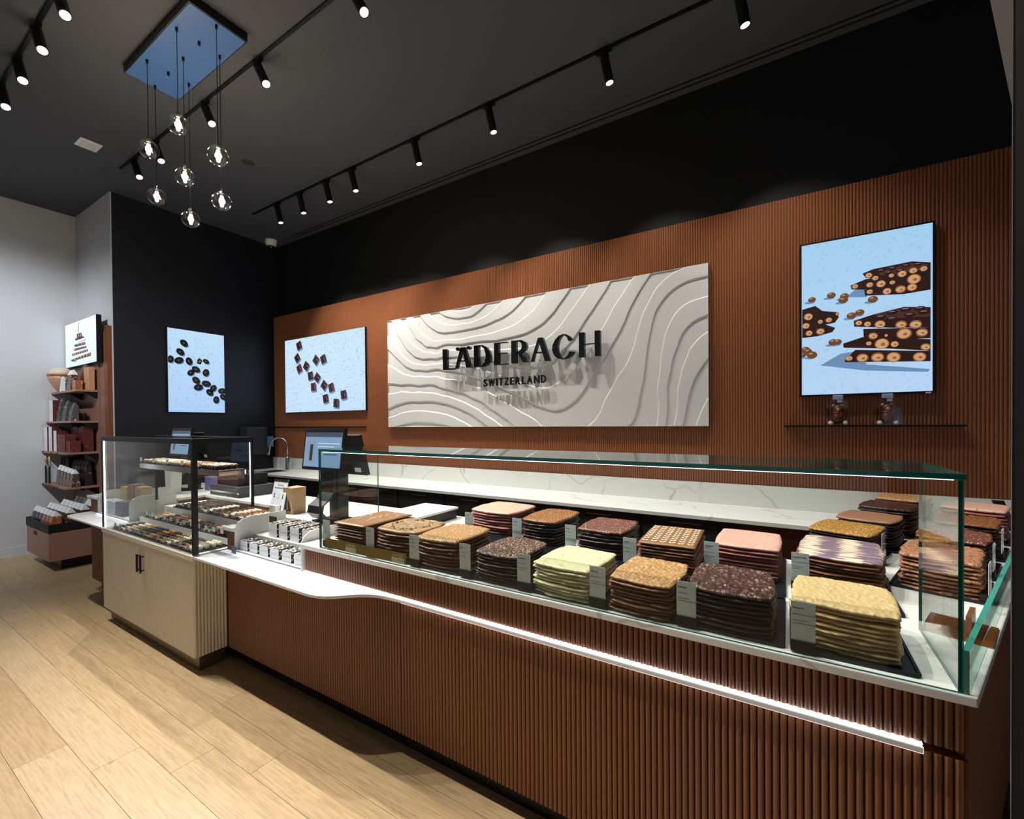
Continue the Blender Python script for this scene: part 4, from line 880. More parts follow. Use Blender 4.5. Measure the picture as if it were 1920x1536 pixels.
STACKS = [
 ('milk chocolate with piped white swirls', -1.885, 1.63, .225, .335, 0, 1.000, 9, M_MILK, smooth(), 0.02, (16,20), wave, M_SWIRL, 1, .0006, .004),
 ('milk chocolate with white drizzle and chopped nuts', -1.585, 1.605, .275, .26, 3, 1.000, 8, M_MILK, crumb(.0022,50), .5, (44,44), drizzle, M_MILKT, 2, .003, .05),
 ('milk chocolate with small crisp pearls', -1.31, 1.60, .245, .30, 2, 1.000, 8, M_MILK, nutty(120,.0020,.8,.36), .42, (130,156), None, M_HAZEL, 3, .004, .05),
 ('dark chocolate with fine hazelnut nibs', -.973, 1.565, .22, .275, 0, .988, 9, M_DARK, nutty(105,.0026,.85,.36), .45, (124,150), None, M_DARKN, 4, .003, .05),
 ('pale green white chocolate with pistachio', -.685, 1.56, .24, .28, -4, .988, 9, M_PIST, crumb(.0018,45), .35, (48,56), None, None, 5, .003, .05),
 ('light milk chocolate with whole almonds', -.405, 1.565, .215, .28, -2, .985, 9, M_MILK, nutty(64,.0024,.75,.36,1.5), .35, (110,140), None, M_ALM, 6, .003, .05),
 ('glossy dark chocolate with whole almonds', -.15, 1.575, .235, .28, 2, .998, 9, M_DARK, nutty(62,.0028,.75,.36,1.5), .40, (110,130), None, M_DALM, 7, .003, .05),
 ('pale yellow blond chocolate with almonds', .135, 1.585, .242, .26, -3, 1.002, 10, M_BLOND, nutty(62,.0014,.6,.36,1.5), .32, (110,116), None, None, 8, .004, .06),
 ('blush pink chocolate with berry pieces', -1.44, 2.225, .315, .31, -3, 1.000, 8, M_PINKL, crumb(.003,40), .5, (48,48), None, M_ROSEC, 9, .003, .05),
 ('copper milk chocolate with crunchy nibs', -1.09, 2.165, .225, .34, 0, 1.000, 8, M_DARK, nutty(95,.0022,.85,.36), .5, (96,130), None, M_COPPER, 10, .003, .05),
 ('reddish chocolate with chopped nut pieces', -.745, 2.10, .235, .29, 0, 1.000, 8, M_DARK, nutty(80,.0022,.7,.36), .35, (64,80), None, M_REDB, 11, .003, .05),
 ('milk chocolate with rows of printed white leaves', -.43, 2.04, .225, .345, 3, 1.000, 10, M_MILK, smooth(), .03, (20,30), leaves, M_LEAF, 12, .002, .03),
 ('smooth pink raspberry chocolate', -.138, 2.13, .24, .305, 0, 1.004, 9, M_PINKL, smooth(.0005), .25, (24,28), None, M_PINK, 13, .0015, .02),
 ('purple and cream marbled chocolate', .178, 2.165, .265, .36, -6, 1.000, 9, M_MILK, smooth(.0008), .3, (28,36), None, M_IKAT, 14, .003, .04),
 ('orange gold flaked chocolate', .24, 2.60, (.25), .29, -19, 1.000, 10, M_DARK, crumb(.0035,70), .3, (56,64), None, M_FLAKE, 15, .003, .04),
 ('plain smooth milk chocolate', .362, 2.90, .245, .28, -19, 1.010, 10, M_DARK, smooth(.0008), .4, (26,28), None, M_PLAIN, 16, .003, .04),
 ('dark red brown chocolate with salt specks', .493, 3.25, .245, .28, -19, 1.022, 10, M_DARK, crumb(.0015,80), .4, (44,48), None, M_DNIB, 17, .003, .05),
 ('tan hazelnut chocolate by the rear worktop', .60, 3.53, .24, .27, -19, 1.035, 10, M_MILK, nutty(70,.003,.9,.38), .4, (60,66), None, M_HAZEL, 18, .003, .05),
 ('rough milk chocolate with almond crumbs', .50, 2.29, .225, .30, -17, 1.002, 9, M_CRUMB, crumb(.0045,48), .3, (60,72), None, None, 19, .004, .07),
 ('dark mahogany chocolate with glossy top', .61, 2.62, .225, .28, -19, 1.008, 10, M_DARK, crumb(.002,60), .35, (44,52), None, M_REDB, 20, .003, .05),
 ('chestnut chocolate with whole hazelnuts', .735, 2.96, .225, .28, -19, 1.020, 10, M_DARK, nutty(48,.0045,.85,.38), .35, (60,72), None, M_MILK, 21, .003, .05),
 ('dusky pink chocolate at the far right', .86, 3.33, .25, .28, -19, 1.038, 10, M_PINKL, crumb(.002,50), .3, (40,44), None, M_ROSEC, 22, .003, .05),
]
def tray_mesh(w, d, h=0.010):
    mb = MB(); t = 0.006
    mb.prism([(-w/2+.012,-d/2),(w/2-.012,-d/2),(w/2,-d/2+.012),(w/2,d/2-.012),(w/2-.012,d/2),(-w/2+.012,d/2),(-w/2,d/2-.012),(-w/2,-d/2+.012)], 0.0, 0.004)
    for a, b in (((-w/2,-d/2+.006),(-w/2+t,d/2-.006)),((w/2-t,-d/2+.006),(w/2,d/2-.006)),((-w/2+.006,-d/2),(w/2-.006,-d/2+t)),((-w/2+.006,d/2-t),(w/2-.006,d/2))):
        mb.box((a[0],a[1],0.003),(b[0],b[1],h))
    return mb
FRONTX = [-1.878,-1.585,-1.29,-.995,-.705,-.425,-.14,.143]
for i, (what, cx, cy, w, d, rz, zt, cnt, m, rel, k, grid, deco, top, seed, sag, edge) in enumerate(STACKS):
    tx, ty, tw, td_ = cx, cy, max(w+0.03, .265), d+0.07
    if i < 8: tx, ty, tw, td_ = FRONTX[i], 1.625, .272 if i != 1 else .29, .39
    elif i >= 14: td_ = .30
    else: ty, td_, tw = 2.10, .51, min(.285, w+.03) if i != 8 else .32
    single('serving_tray', tray_mesh(tw, td_), M_TRAY, 'dark metal tray under the ' + what.replace(' with ', ' and ', 1) + ' slabs', 'tray', (tx, ty, 0.8685), radians(rz if i >= 14 else 0), 'dark trays on the counter')
    make_stack(i, what, cx, cy, w, d, rz, zt, cnt, m, rel, k, grid, deco, top, seed, sag, edge)

# ------------------------------------------------------------------ price cards
def card(label, x, y, lines, rz=0.0, w=0.058, h=0.096, z0=0.869, group='label cards by the slabs'):
    t = thing('label_card', label, 'label', (x, y, z0), rz, group)
    mb = MB(); mb.box((0.0,-0.006,0.0),(w,0.02,0.03)); part('holder', mb, M_BLKMETAL, t, bevel=0.001)
    mb = MB(); mb.box((0.0,-0.0045,0.028),(w,-0.0025,0.028+h+0.014)); part('sleeve', mb, M_ACRYL, t)
    mb = MB(); mb.box((0.001,-0.0022,0.028),(w-0.001,-0.001,0.028+h+0.012)); c = part('card', mb, M_CARD, t)
    mb = MB(); zz = 0.028+h-0.008
    for s, big in lines:
        if s: text_into(mb, s, big, at(0.005, -0.0024, zz) @ FACE, bold=0.0002 if big > .006 else 0.0001)
        zz -= 0.0075 if s else 0.009
    part('lettering', mb, M_INK, c)
A, S = 0.0078, 0.0046
def L_(*a): 
    out = []
    for s in a: out.append((s, A if not out else S))
    return out
alm = ['', 'With roasted and', 'caramelized whole almonds']
CARDS = [(-2.038,1.428,L_('Milk','swirl','','Milk chocolate','','With white','chocolate lines'),0),(-1.711,1.428,L_('Almond','drizzle','','Milk chocolate','','With almonds'),1),(-1.426,1.428,L_('Crisp','','Milk chocolate','','With crispy pearls'),2),
 (-1.143,1.428,L_('Nibs','','Dark chocolate','','With hazelnut','nibs'),3),(-.866,1.428,L_('Brazil Fruit','','White chocolate','','With pistachios and','caramelized nuts'),4),(-.576,1.428,L_('Almond','','Milk chocolate',*alm),5),(-.291,1.428,L_('Almond','','Dark chocolate',*alm),6),(.008,1.428,L_('Almond','','White chocolate and caramel',*alm),7),
 (-1.516,1.945,L_('Berry','','Ruby chocolate'),8),(-1.208,1.945,L_('Nougat','','Milk chocolate'),9),(-.909,1.945,L_('Pecan','','Milk chocolate','','With hazelnuts'),10),(-.594,1.85,L_('Vanilla','leaves','','Milk chocolate','','With vanilla'),11),(-.29,1.955,L_('Raspberry','Blackberry','','White chocolate','','With freeze-dried','raspberries'),12),(.013,1.955,L_('Caramel milk','','Caramel & dark chocolate','','With apricots and','almond pieces'),13)]
for x, y, ln, si in CARDS:
    card('pale label card in black holder left of ' + STACKS[si][0].replace(' with ', ' and ', 1), x, y, ln, z0=.873)
WCARDS = [((.578,2.115),18),((.680,2.445),19),((.806,2.80),20),((.345,2.45),14),((.444,2.83),15),((.578,3.25),16)]
for (x, y), si in WCARDS:
    card('pale label card facing right beside the ' + STACKS[si][0].replace(' with ', ' and ', 1), x, y, L_('Milk','','Chocolate'), z0=.873, rz=radians(70), group='label cards on the right wing')
gs = thing('edition_strip', 'gold acrylic strip reading limited edition at the front left of the slabs', 'sign', (-2.002, 1.414, 0.8685))
mb = MB(); mb.box((0,0,0.006),(0.567,0.003,0.052)); part('strip', mb, M_GOLD, gs)
mb = MB()
for x0 in (0.158, 0.478):
    mb.box((x0,-0.0008,0.0095),(x0+0.078,0.0,0.029), 0)
    text_into(mb, 'LIMITED', 0.0175, at(x0+0.005,-0.001,0.0335) @ FACE, spacing=1.12, m=0)
    text_into(mb, 'EDITION', 0.0175, at(x0+0.004,-0.0012,0.0135) @ FACE, spacing=1.12, m=1)
part('lettering', mb, [M_GOLDTXT, mat('olive_print','6b6238',0.5)], gs)
# lidded box and cutting board among the second row
bx = thing('lidded_box', 'black box with a broad white lid behind the white swirl slabs', 'box', (-2.02, 2.13, 0.8685))
mb = MB(); mb.box((-.14,-.17,0),(.14,.19,.058)); part('body', mb, M_DSHOW, bx)
mb = MB(); mb.box((-.15,-.18,.058),(.15,.2,.072)); part('lid', mb, M_WHITE, bx, bevel=0.003)
# sample holder in the right corner
sh = thing('sample_stand', 'copper coloured sample stand with two clear plates in the right corner', 'stand', (0.44, 1.83, 0.8685), radians(-19))
mb = MB(); mb.box((-.075,-.09,0),(.075,.09,.004)); part('base', mb, mat('copper_sheet','9a5b25',0.3,metal=0.6), sh)
mb = MB(); mb.box((-.032,-.05,.004),(-.028,.05,.135)); part('plate', mb, M_ACRYL, sh)
mb = MB(); mb.box((.018,-.06,.004),(.030,.05,.062)); part('chocolate', mb, M_MILK, sh)
mb = MB(); mb.box((-.012,-.06,.004),(-.008,.05,.135)); part('plate', mb, M_ACRYL, sh)
# dark leaning card beside the rust wall at the far right
mb = MB(); mb.hexa([(0,0,0),(.05,0,0),(.05,.01,0),(0,.01,0),(-.04,.06,.16),(.01,.06,.16),(.01,.07,.16),(-.04,.07,.16)])
single('menu_card', mb, M_BLKMETAL, 'black menu card leaning at the far right end of the worktop', 'card', (1.05, 3.58, 0.869))

# ------------------------------------------------------------------ cream cabinet with the praline case
cc = thing('praline_cabinet', 'cream fluted cabinet with black door pulls on a bronze plinth', 'cabinet', (-3.76, 1.235, 0))
cx0, cx1 = -0.755, 0.752
mb = MB(); mb.box((cx0+.012,.012,.1),(cx1-.012,.188,.684)); part('body', mb, M_CREAM, cc)
mb = MB(); mb.box((cx0+.02,.043,0),(cx1-.045,.188,.1)); part('plinth', mb, M_BRONZE, cc)
mb = MB(); mb.box((cx0,-.002,.684),(cx1,.188,.7165)); part('top_slab', mb, M_CREAM, cc, bevel=.002)
for a, b in ((cx0+.012, -.003), (.003, cx1-.012)):
    mb = MB(); mb.box((a,.0085,.102),(b,.012,.682)); d = part('door', mb, M_CREAM, cc)
    mb = MB(); flute_run(mb, a, b, .0095, .102, .682); part('flute_ribs', mb, M_CREAM, d, kind='stuff')
    h = -.028 if a < 0 else .028
    mb = MB(); mb.box((h-.006,-.024,.50),(h+.006,-.014,.622)); mb.box((h-.005,-.016,.604),(h+.005,.006,.612)); mb.box((h-.005,-.016,.51),(h+.005,.006,.518)); part('handle', mb, M_BLKMETAL, d)
mb = MB(); flute_run(mb, 0, .185, 0, .102, .682); mb.xf(Matrix.Translation((cx1-.0125,.003,0)) @ Matrix.Rotation(pi/2,4,'Z')); part('side_flutes', mb, M_CREAM, cc, kind='stuff')

pcs = thing('praline_case', 'black framed glass case of pralines on the cream cabinet', 'glass case', (-3.76, 1.235, 0.7175))
zt = .703
F_ = M_BLKMETAL
def bar(nm, a, b, m=F_): mb = MB(); mb.box(a, b); return part(nm, mb, m, pcs)
bar('floor_panel', (cx0+.004,.003,0),(cx1-.004,.36,.004), M_WHITE)
bar('post', (cx1-.022,.003,.004),(cx1-.001,.030,zt-.033)); bar('post', (cx0+.003,.003,.004),(cx0+.012,.02,zt-.033)); bar('post', (cx1-.012,.345,.24),(cx1-.001,.361,zt-.033)); bar('post', (cx0+.001,.345,.16),(cx0+.012,.361,zt-.033))
bar('top_rail', (cx0+.001,.003,zt-.033),(cx1-.001,.028,zt)); bar('top_rail', (cx1-.028,.028,zt-.033),(cx1-.001,.361,zt)); bar('top_rail', (cx0+.001,.028,zt-.033),(cx0+.028,.361,zt)); bar('top_rail', (cx0+.028,.338,zt-.033),(cx1-.028,.361,zt))
def cpane(nm, a, b, ax, m=M_GLASS): mb = MB(); pane(mb, *a, *b, ax); return part(nm, mb, [m, M_EDGE], pcs)
cpane('front_pane', (cx0+.012,.006,.004),(cx1-.022,.011,zt-.033),'y'); cpane('side_pane', (cx1-.009,.03,.004),(cx1-.004,.345,zt-.033),'x'); cpane('side_pane', (cx0+.003,.02,.004),(cx0+.008,.345,zt-.033),'x')
cpane('top_pane', (cx0+.028,.028,zt-.008),(cx1-.028,.338,zt-.002),'z')
mb = MB(); mb.box((cx0+.014,.014,.006),(cx0+.022,.02,zt-.035)); part('led_strip', mb, M_LEDC, pcs)
mb = MB(); mb.box((cx1-.015,.341,.3),(cx1-.0125,.3445,zt-.035)); part('led_strip', mb, M_LED, pcs)
bar('step_riser', (cx0+.03,.228,.004),(cx1-.004,.47,.045), M_WHITE); bar('step_riser', (cx0+.03,.40,.045),(cx1-.004,.71,.105), M_WHITE)
mb = MB(); mb.box((cx0+.24,.168,.486),(cx1-.04,.345,.492)); part('upper_shelf', mb, M_BLACK, pcs)
mb = MB(); mb.box((cx0+.24,.164,.458),(cx1-.04,.168,.494)); part('shelf_edge', mb, M_STEEL, pcs)
for x in (cx1-.05, cx0+.25): mb = MB(); mb.box((x,.168,.46),(x+.008,.345,.486)); part('shelf_bracket', mb, M_CHROME, pcs)

# pralines: one by one on the upper shelf and the front tier, the tiers behind as one mass
PK = {}
def praline_mesh(kind, col, tip=None):
    key = (kind, col, tip)
    if key in PK: return PK[key]
    m = mat('praline_'+col, col, 0.38); ms = [m, mat('praline_'+(tip or col), tip or col, 0.38)]
    mb = MB()
    if kind == 'ball': mb.ball((0,0,.0165), .0168, 8, 6, 0)
    elif kind == 'dome': mb.lathe([(.0145,0),(.0152,.006),(.012,.014),(.006,.019)], 8, m=0)
    elif kind == 'cube': mb.prism([(-.013,-.013),(.013,-.013),(.013,.013),(-.013,.013)], 0, .015, 0); 
    elif kind == 'log': mb.lathe([(.012,0),(.0135,.006),(.010,.014)], 8, m=0, sx=1.25, sy=.85)
    if tip:
        if kind == 'ball':
            for a in (-.5, 0, .5): mb.tube([(.0172*sin(t)*cos(a)+.004*a, .0172*sin(t)*sin(a)+.008*a, .0165+.0170*cos(t)) for t in (-1.1,-.55,0,.55,1.1)], .0016, 4, 1)
        else: mb.box((-.008,-.0025,.0135 if kind != 'dome' else .017),(.008,.0025,.0165 if kind != 'dome' else .0205), 1)
    me = mb.mesh('praline', ms, kind in ('ball','dome','log')); PK[key] = me
    return me
def rows(kind, col, tip, desc, x0, y0, z, nx, ny, px_, py_, group, where):
    me = praline_mesh(kind, col, tip)
    for j in range(ny):
        for i in range(nx):
            o = link('praline', me, None, (x0+px_*i, y0+py_*j, z), R.uniform(-.3,.3))
            tag(o, desc + ', ' + where, 'praline', group)
zs_ = .7175+.4925
up = [('ball','a9876c','e8dcc8','round tan truffle with pale stripes'),('ball','efe6bd','f7f2dc','round white truffle'),('ball','b08d78',None,'round dusty beige truffle'),('ball','c07f33','7a4517','round orange brown truffle'),('ball','4b2d22','f0e6da','round dark truffle with white drizzle')]
for n, (kd, c_, t_, ds) in enumerate(up):
    rows(kd, c_, t_, ds, -4.235+.232*n, 1.426, zs_, 6, 4, .0362, .036, 'truffles, block %d on the upper glass case shelf' % (n+1), 'block on the upper case shelf')
lowk = [('cube','6e4733',None,'small flat brown praline'),('dome','ece2cd',None,'cream white praline by the left end'),('dome','c9a15c',None,'golden tan praline'),('cube','3b3f4d','8e95a5','blue grey square praline'),('cube','26262c','6c6f7a','black square praline'),('dome','c9803a','e7b06a','orange glazed praline'),('cube','3a2b26',None,'plain dark square praline'),('dome','b98f6d','7c5236','light brown nut praline'),('dome','efe9d2',None,'cream white domed praline'),('cube','4a3a33','9c8877','grey brown square praline'),('dome','96614a',None,'red brown praline'),('ball','ece5c8',None,'large round white praline')]
zb = .7175+.004
bt = MB(); bt.box((0,0,0),(1.30,.20,.004)); bt.box((0,0,.004),(1.30,.004,.01)); bt.box((0,.196,.004),(1.30,.2,.01))
single('praline_tray', bt, M_TRAY, 'dark tray of the front tier in the praline case', 'tray', (-4.35, 1.25, zb))
bt = MB(); bt.box((0,0,0),(1.35,.17,.004)); bt.box((0,0,.004),(1.35,.004,.01))
single('praline_tray', bt, M_TRAY, 'dark tray of the middle tier in the praline case', 'tray', (-4.42, 1.465, .7175+.0455))
bt = MB(); bt.box((0,0,0),(1.30,.30,.004)); bt.box((0,0,.004),(1.30,.004,.01))
single('praline_tray', bt, M_TRAY, 'dark tray of the rear tier in the praline case', 'tray', (-4.33, 1.637, .7175+.1055))
for n, (kd, c_, t_, ds) in enumerate(lowk):
    rows(kd, c_, t_, ds, -4.335+.107*n, 1.268, zb+.0045, 3, 5, .034, .038, 'pralines, block %d of the front tier' % (n+1), 'front tier of the case')
mass = MB(); mass_m = [mat('praline_'+c, c, .38) for c in ('2b1b16','5a3626','8a5a3c','e9dfc6','b98f5c','20232b','9a4f2a')]
rr = random.Random(3)
for zz, y0, ny, x0, nb, seq in ((.7175+.0505, 1.485, 4, -4.39, 12, (4,3,1,4,2,3,1,0,2,3,6,5)), (.7175+.1105, 1.66, 7, -4.30, 12, (0,0,1,0,3,0,1,3,2,3,2,2))):
    for n in range(nb):
        for i in range(3):
            for j in range(ny):
                x, y = x0+.108*n+.034*i, y0+.038*j; a = len(mass.v)
                if (n+j) % 3: mass.lathe([(.0145,zz),(.015,zz+.007),(.0085,zz+.017)], 7, (x,y), seq[n])
                else: mass.prism([(x-.013,y-.013),(x+.013,y-.013),(x+.013,y+.013),(x-.013,y+.013)], zz, zz+.016, seq[n])
o = link('pralines', mass.mesh('pralines', mass_m, False)); o['kind'] = 'stuff'; tag(o, 'many small brown and cream pralines on the two rear tiers of the case', 'pralines')
def tagcard(label, x, y, z, group):
    t = thing('price_tag', label, 'label', (x, y, z), 0, group)
    mb = MB(); mb.box((-.018,0,0),(.018,.006,.018)); part('holder', mb, M_BLKMETAL, t)
    mb = MB(); mb.box((-.019,-.001,.016),(.019,.001,.046)); part('card', mb, mat('tag_white','cfd9e6',.4), t)
for n in range(12):
    tagcard('small white tag at the front tier, before the ' + lowk[n][3] + 's', -4.30+.107*n, 1.2545, zb+.0045, 'white tags in the praline case')
for n in range(12):
    tagcard('small white tag at the middle tier of the case, %s from the left' % (ORD[n] if n else 'first'), -4.36+.108*n, 1.4705, .7175+.0505, 'white tags in the praline case')
for n in range(12):
    tagcard('small white tag at the rear tier of the case, %s from the left' % (ORD[n] if n else 'first'), -4.27+.105*n, 1.6425, .7175+.1105, 'white tags in the praline case')
for n in range(5):
    tagcard('small white tag on the upper case shelf before the ' + up[n][3] + 's', -4.262+.232*n, 1.405, zs_, 'white tags in the praline case')

# ------------------------------------------------------------------ display stands with small white boxes
def stand(label, x, w):
    t = thing('display_stand', label, 'stand', (x, 1.41, .7175))
    M_ = M_WHITE
    mb = MB(); mb.box((0,0,.009),(w,.328,.016)); part('lower_shelf', mb, M_, t)
    mb = MB(); mb.box((0,.0,.0),(w,.004,.028)); part('front_lip', mb, M_ACRYL, t)
    mb = MB(); mb.box((0,.115,.016),(w,.119,.088)); mb.box((0,.119,.084),(w,.328,.088)); part('upper_shelf', mb, M_, t)
    mb = MB(); n = [(0,0),(.328,0),(.328,.205),(.09,.205),(.05,.198),(.02,.182),(.004,.155),(0,.13)]
    mb.prism_x([(y, z) for y, z in n], -.005, 0.0); part('side_panel', mb, M_, t)
    mb = MB(); mb.prism_x([(y, z) for y, z in n], w, w+.005); part('side_panel', mb, M_, t)
    mb = MB(); mb.box((0,.324,.016),(w,.328,.185)); part('back_panel', mb, M_ACRYL, t)
    return t
stand('white two tier display stand with small white boxes between the cases', -2.884, .674)
M_MARB = mat('black_white_pattern', 'e4e1da', .5); nt, b_ = nodes_of(M_MARB)
vo = nt.nodes.new('ShaderNodeTexVoronoi'); vo.inputs['Scale'].default_value = 60; tc = nt.nodes.new('ShaderNodeTexCoord'); nt.links.new(tc.outputs['Object'], vo.inputs['Vector'])
cr = nt.nodes.new('ShaderNodeValToRGB'); cr.color_ramp.elements[0].position = .30; cr.color_ramp.elements[1].position = .42; cr.color_ramp.elements[0].color = hx('ece8df'); cr.color_ramp.elements[1].color = hx('35302b')
nt.links.new(vo.outputs['Distance'], cr.inputs['Fac']); nt.links.new(cr.outputs['Color'], b_.inputs['Base Color'])
M_BOXW = mat('box_white', 'dfe2e8', .45)
def gift_box(label, x, y, z, w, d, h, group, front=M_BOXW, side=M_MARB, nm='gift_box', cat='box', mark=True):
    t = thing(nm, label, cat, (x, y, z), 0, group)
    mb = MB(); mb.box((0,.0008,0),(w,d,h)); part('carton', mb, side, t)
    mb = MB(); mb.box((0.0005,0,0.0005),(w-.0005,.0008,h-.0005)); f = part('front', mb, front, t)
    if mark:
        mb = MB(); text_into(mb, 'CHOCOLATE', w*.12, at(w/2,-.0004,h*.45) @ FACE, align='CENTER'); part('lettering', mb, mat('grey_print','8d93a0',.5), f)
    return t
for i, x in enumerate((-2.865,-2.755,-2.645,-2.535,-2.415,-2.30)):
    gift_box('small white box with patterned sides, lower shelf of the stand, %s from the left' % (ORD[i] if i else 'first'), x, 1.428, .7345, .088, .09, .058, 'small white boxes on the display stand')
for i, x in enumerate((-2.752,-2.64,-2.525,-2.405)):
    gift_box('taller white box with patterned sides, upper shelf of the stand, %s from the left' % (ORD[i] if i else 'first'), x, 1.545, .8065, .088, .16, .082, 'taller white boxes on the display stand')
pk = thing('picture_card', 'dark picture card standing at the left of the upper stand shelf', 'card', (-2.842, 1.60, .8065))
mb = MB(); mb.box((0,0,0),(.075,.006,.105)); part('card', mb, mat('dark_print','1b1512',.3), pk)
mb = MB(); mb.ball((.045,-.001,.062),.016,10,6,sy=.1); part('print', mb, mat('pink_brown','a5705a',.5), pk)
mb = MB(); mb.box((0,0,0),(.05,.003,.044)); single('small_sign', mb, mat('slate_blue','4d5f7c',.4), 'small slate blue sign on the ledge below the white display stand', 'sign', (-2.892, 1.393, .7185))
stand('white display stand with bright boxes left of the praline case', -5.235, .70)
for i, (x, y, z, w, d, h, col, nm) in enumerate(((-5.21,1.43,.7345,.15,.09,.11,'dfe2e8','white'),(-5.04,1.43,.7345,.13,.09,.11,'cfd6df','pale grey'),(-4.89,1.43,.7345,.13,.09,.12,'5b6377','slate'),(-5.20,1.56,.8065,.14,.08,.14,'c8b25c','yellow patterned'),(-5.04,1.56,.8065,.14,.08,.17,'8a5f52','red brown patterned'),(-4.88,1.56,.8065,.14,.08,.16,'a08a6a','tan patterned'))):
    gift_box('%s box on the display stand left of the praline case' % nm, x, y, z, w, d, h, 'boxes on the left display stand', mat('box_'+col, col, .5), mat('box_'+col, col, .5), mark=i < 2)
mb = MB(); mb.hexa([(.02,0,0),(.13,0,0),(.13,.08,0),(.02,.08,0),(0,0,.24),(.16,0,.24),(.16,.08,.24),(0,.08,.24)])
single('bag_stack', mb, M_WPAPER, 'tapered stack of white paper bags behind the left display stand', 'bags', (-4.93, 1.80, .8685))
mb = MB(); mb.box((0,0,0),(.16,.1,.13)); single('lilac_box', mb, mat('lilac','7f78b5',.5), 'lilac box on the worktop behind the praline case', 'box', (-4.85, 2.1, .8685))
# till drawer behind the case
td2 = thing('cash_drawer', 'dark till drawer with a bright steel edge behind the praline case', 'till', (-4.52, 2.0, .8685))
mb = MB(); mb.box((0,0,0),(.5,.33,.09)); part('body', mb, M_PLASTIC, td2); mb = MB(); mb.box((-.004,-.008,.03),(.504,0,.045)); part('trim', mb, M_CHROME, td2)
mb = MB(); mb.box((.05,.04,.09),(.42,.3,.19)); part('printer', mb, M_DSHOW, td2)

# ------------------------------------------------------------------ payment screens
def till(label, loc, rz):
    t = thing('till_screen', label, 'till', loc, rz, 'till screens on the counter')
    mb = MB(); mb.box((-.085,-.04,0),(.085,.14,.012)); part('foot', mb, M_BLKMETAL, t)
    pr = [(.02,.012),(-.05,.03),(-.085,.07),(-.075,.115),(-.02,.15),(.01,.19),(.015,.27),(.02,.34)]
    mb = MB(); pts = pr + [(y+.022, z+.004) for y, z in reversed(pr)]
    vs = []; n = len(pr)
    for x in (-.068, .068): vs += [(x, y, z) for y, z in pr] + [(x, y+.02, z+.003) for y, z in pr]
    fs = []
    for i in range(n-1):
        fs += [(i, i+1, 2*n+i+1, 2*n+i), (n+i+1, n+i, 3*n+i, 3*n+i+1), (i+1, i, n+i, n+i+1), (2*n+i, 2*n+i+1, 3*n+i+1, 3*n+i)]
    mb.add(vs, fs); part('stand', mb, mat('satin_black','26282c',.3,metal=.5), t, smooth=False)
    mb = MB(); mb.box((-.04,.06,.012),(.05,.14,.34)); part('column', mb, M_BLACK, t)
    q = at(0,-.02,.335) @ Matrix.Rotation(radians(-7),4,'X')
    mb = MB(); mb.box((-.2,-.012,0),(.2,.012,.275)); mb.xf(q); d = part('display', mb, M_BLKMETAL, t)
    mb = MB(); mb.box((-.186,-.0135,.02),(.186,-.012,.245)); mb.xf(q); part('panel', mb, mat('till_glow','000000',.2,emit='8fb4d8',es=.75), d)
    mb = MB(); y = -.0140
    for a, b, m in (((-.186,.215),(.186,.245),0),((-.15,.045),(-.075,.19),1),((-.128,.06),(-.098,.165),2),((-.05,.17),(.17,.176),3),((-.05,.15),(.12,.155),3),((.02,.10),(.15,.106),2)):
        mb.add([(a[0],y,a[1]),(b[0],y,a[1]),(b[0],y,b[1]),(a[0],y,b[1])], [(0,1,2,3)], m); y -= .0001
    mb.xf(q); part('print', mb, [mat('till_bar','000000',.3,emit='56627a',es=.6), mat('till_pic','000000',.3,emit='9bb0bd',es=.7), mat('till_dark','000000',.3,emit='40405a',es=.6), mat('till_lite','000000',.3,emit='cfe4f6',es=.9)], d)
    q2 = at(.06,.16,.30) @ Matrix.Rotation(radians(14),4,'X')
    mb = MB(); mb.box((-.16,-.012,0),(.17,.012,.27)); mb.xf(q2); part('staff_display', mb, M_BLACK, t)
    mb = MB(); mb.box((.06,-.0135,.02),(.12,-.012,.05)); mb.xf(q2); part('sticker', mb, M_WPAPER, t)
    return t
ta = till('black till with a bright customer screen beside the glass guard', (-2.545, 1.80, .8685), 0)
dup(ta, (-5.02, 1.98, .8685), 0, 'black till screen seen through the praline case')
# counter top small things
po = thing('poster_stand', 'leaning white poster with small pictures in an acrylic stand beside the till', 'poster', (-3.10, 1.79, .8685))
q = Matrix.Rotation(radians(-12),4,'X')
mb = MB(); mb.box((-.085,0,0),(.085,.003,.225)); mb.xf(q); part('sheet', mb, mat('poster_paper','d3dae2',.4), po)
mb = MB(); mb.box((-.085,-.002,.225),(.085,.006,.245)); mb.xf(q); part('clip', mb, M_CHROME, po)
mb = MB(); mb.box((-.085,.06,0),(.085,.064,.10)); part('rear_foot', mb, M_BLACK, po)
mb = MB(); i0 = 0
text_into(mb, 'The Swiss', .019, at(0,-.0006,.195) @ FACE, 'CENTER', m=0); text_into(mb, 'chocolate experience', .0155, at(0,-.0006,.176) @ FACE, 'CENTER', .0003, m=0)
for x, z, m in ((-.055,.11,1),(0,.108,3),(.05,.106,1),(-.055,.03,0),(-.005,.03,2),(.048,.026,1)):
    mb.lathe([(.008,z),(.004,z+.012),(.006,z+.02),(.003,z+.034)], 8, (x,-.0005), m, sy=.02)
mb.xf(q); part('print', mb, [M_INK, mat('print_brown','3a2622',.5), mat('print_red','8c3a34',.5), mat('print_green','b9c39a',.5)], po)
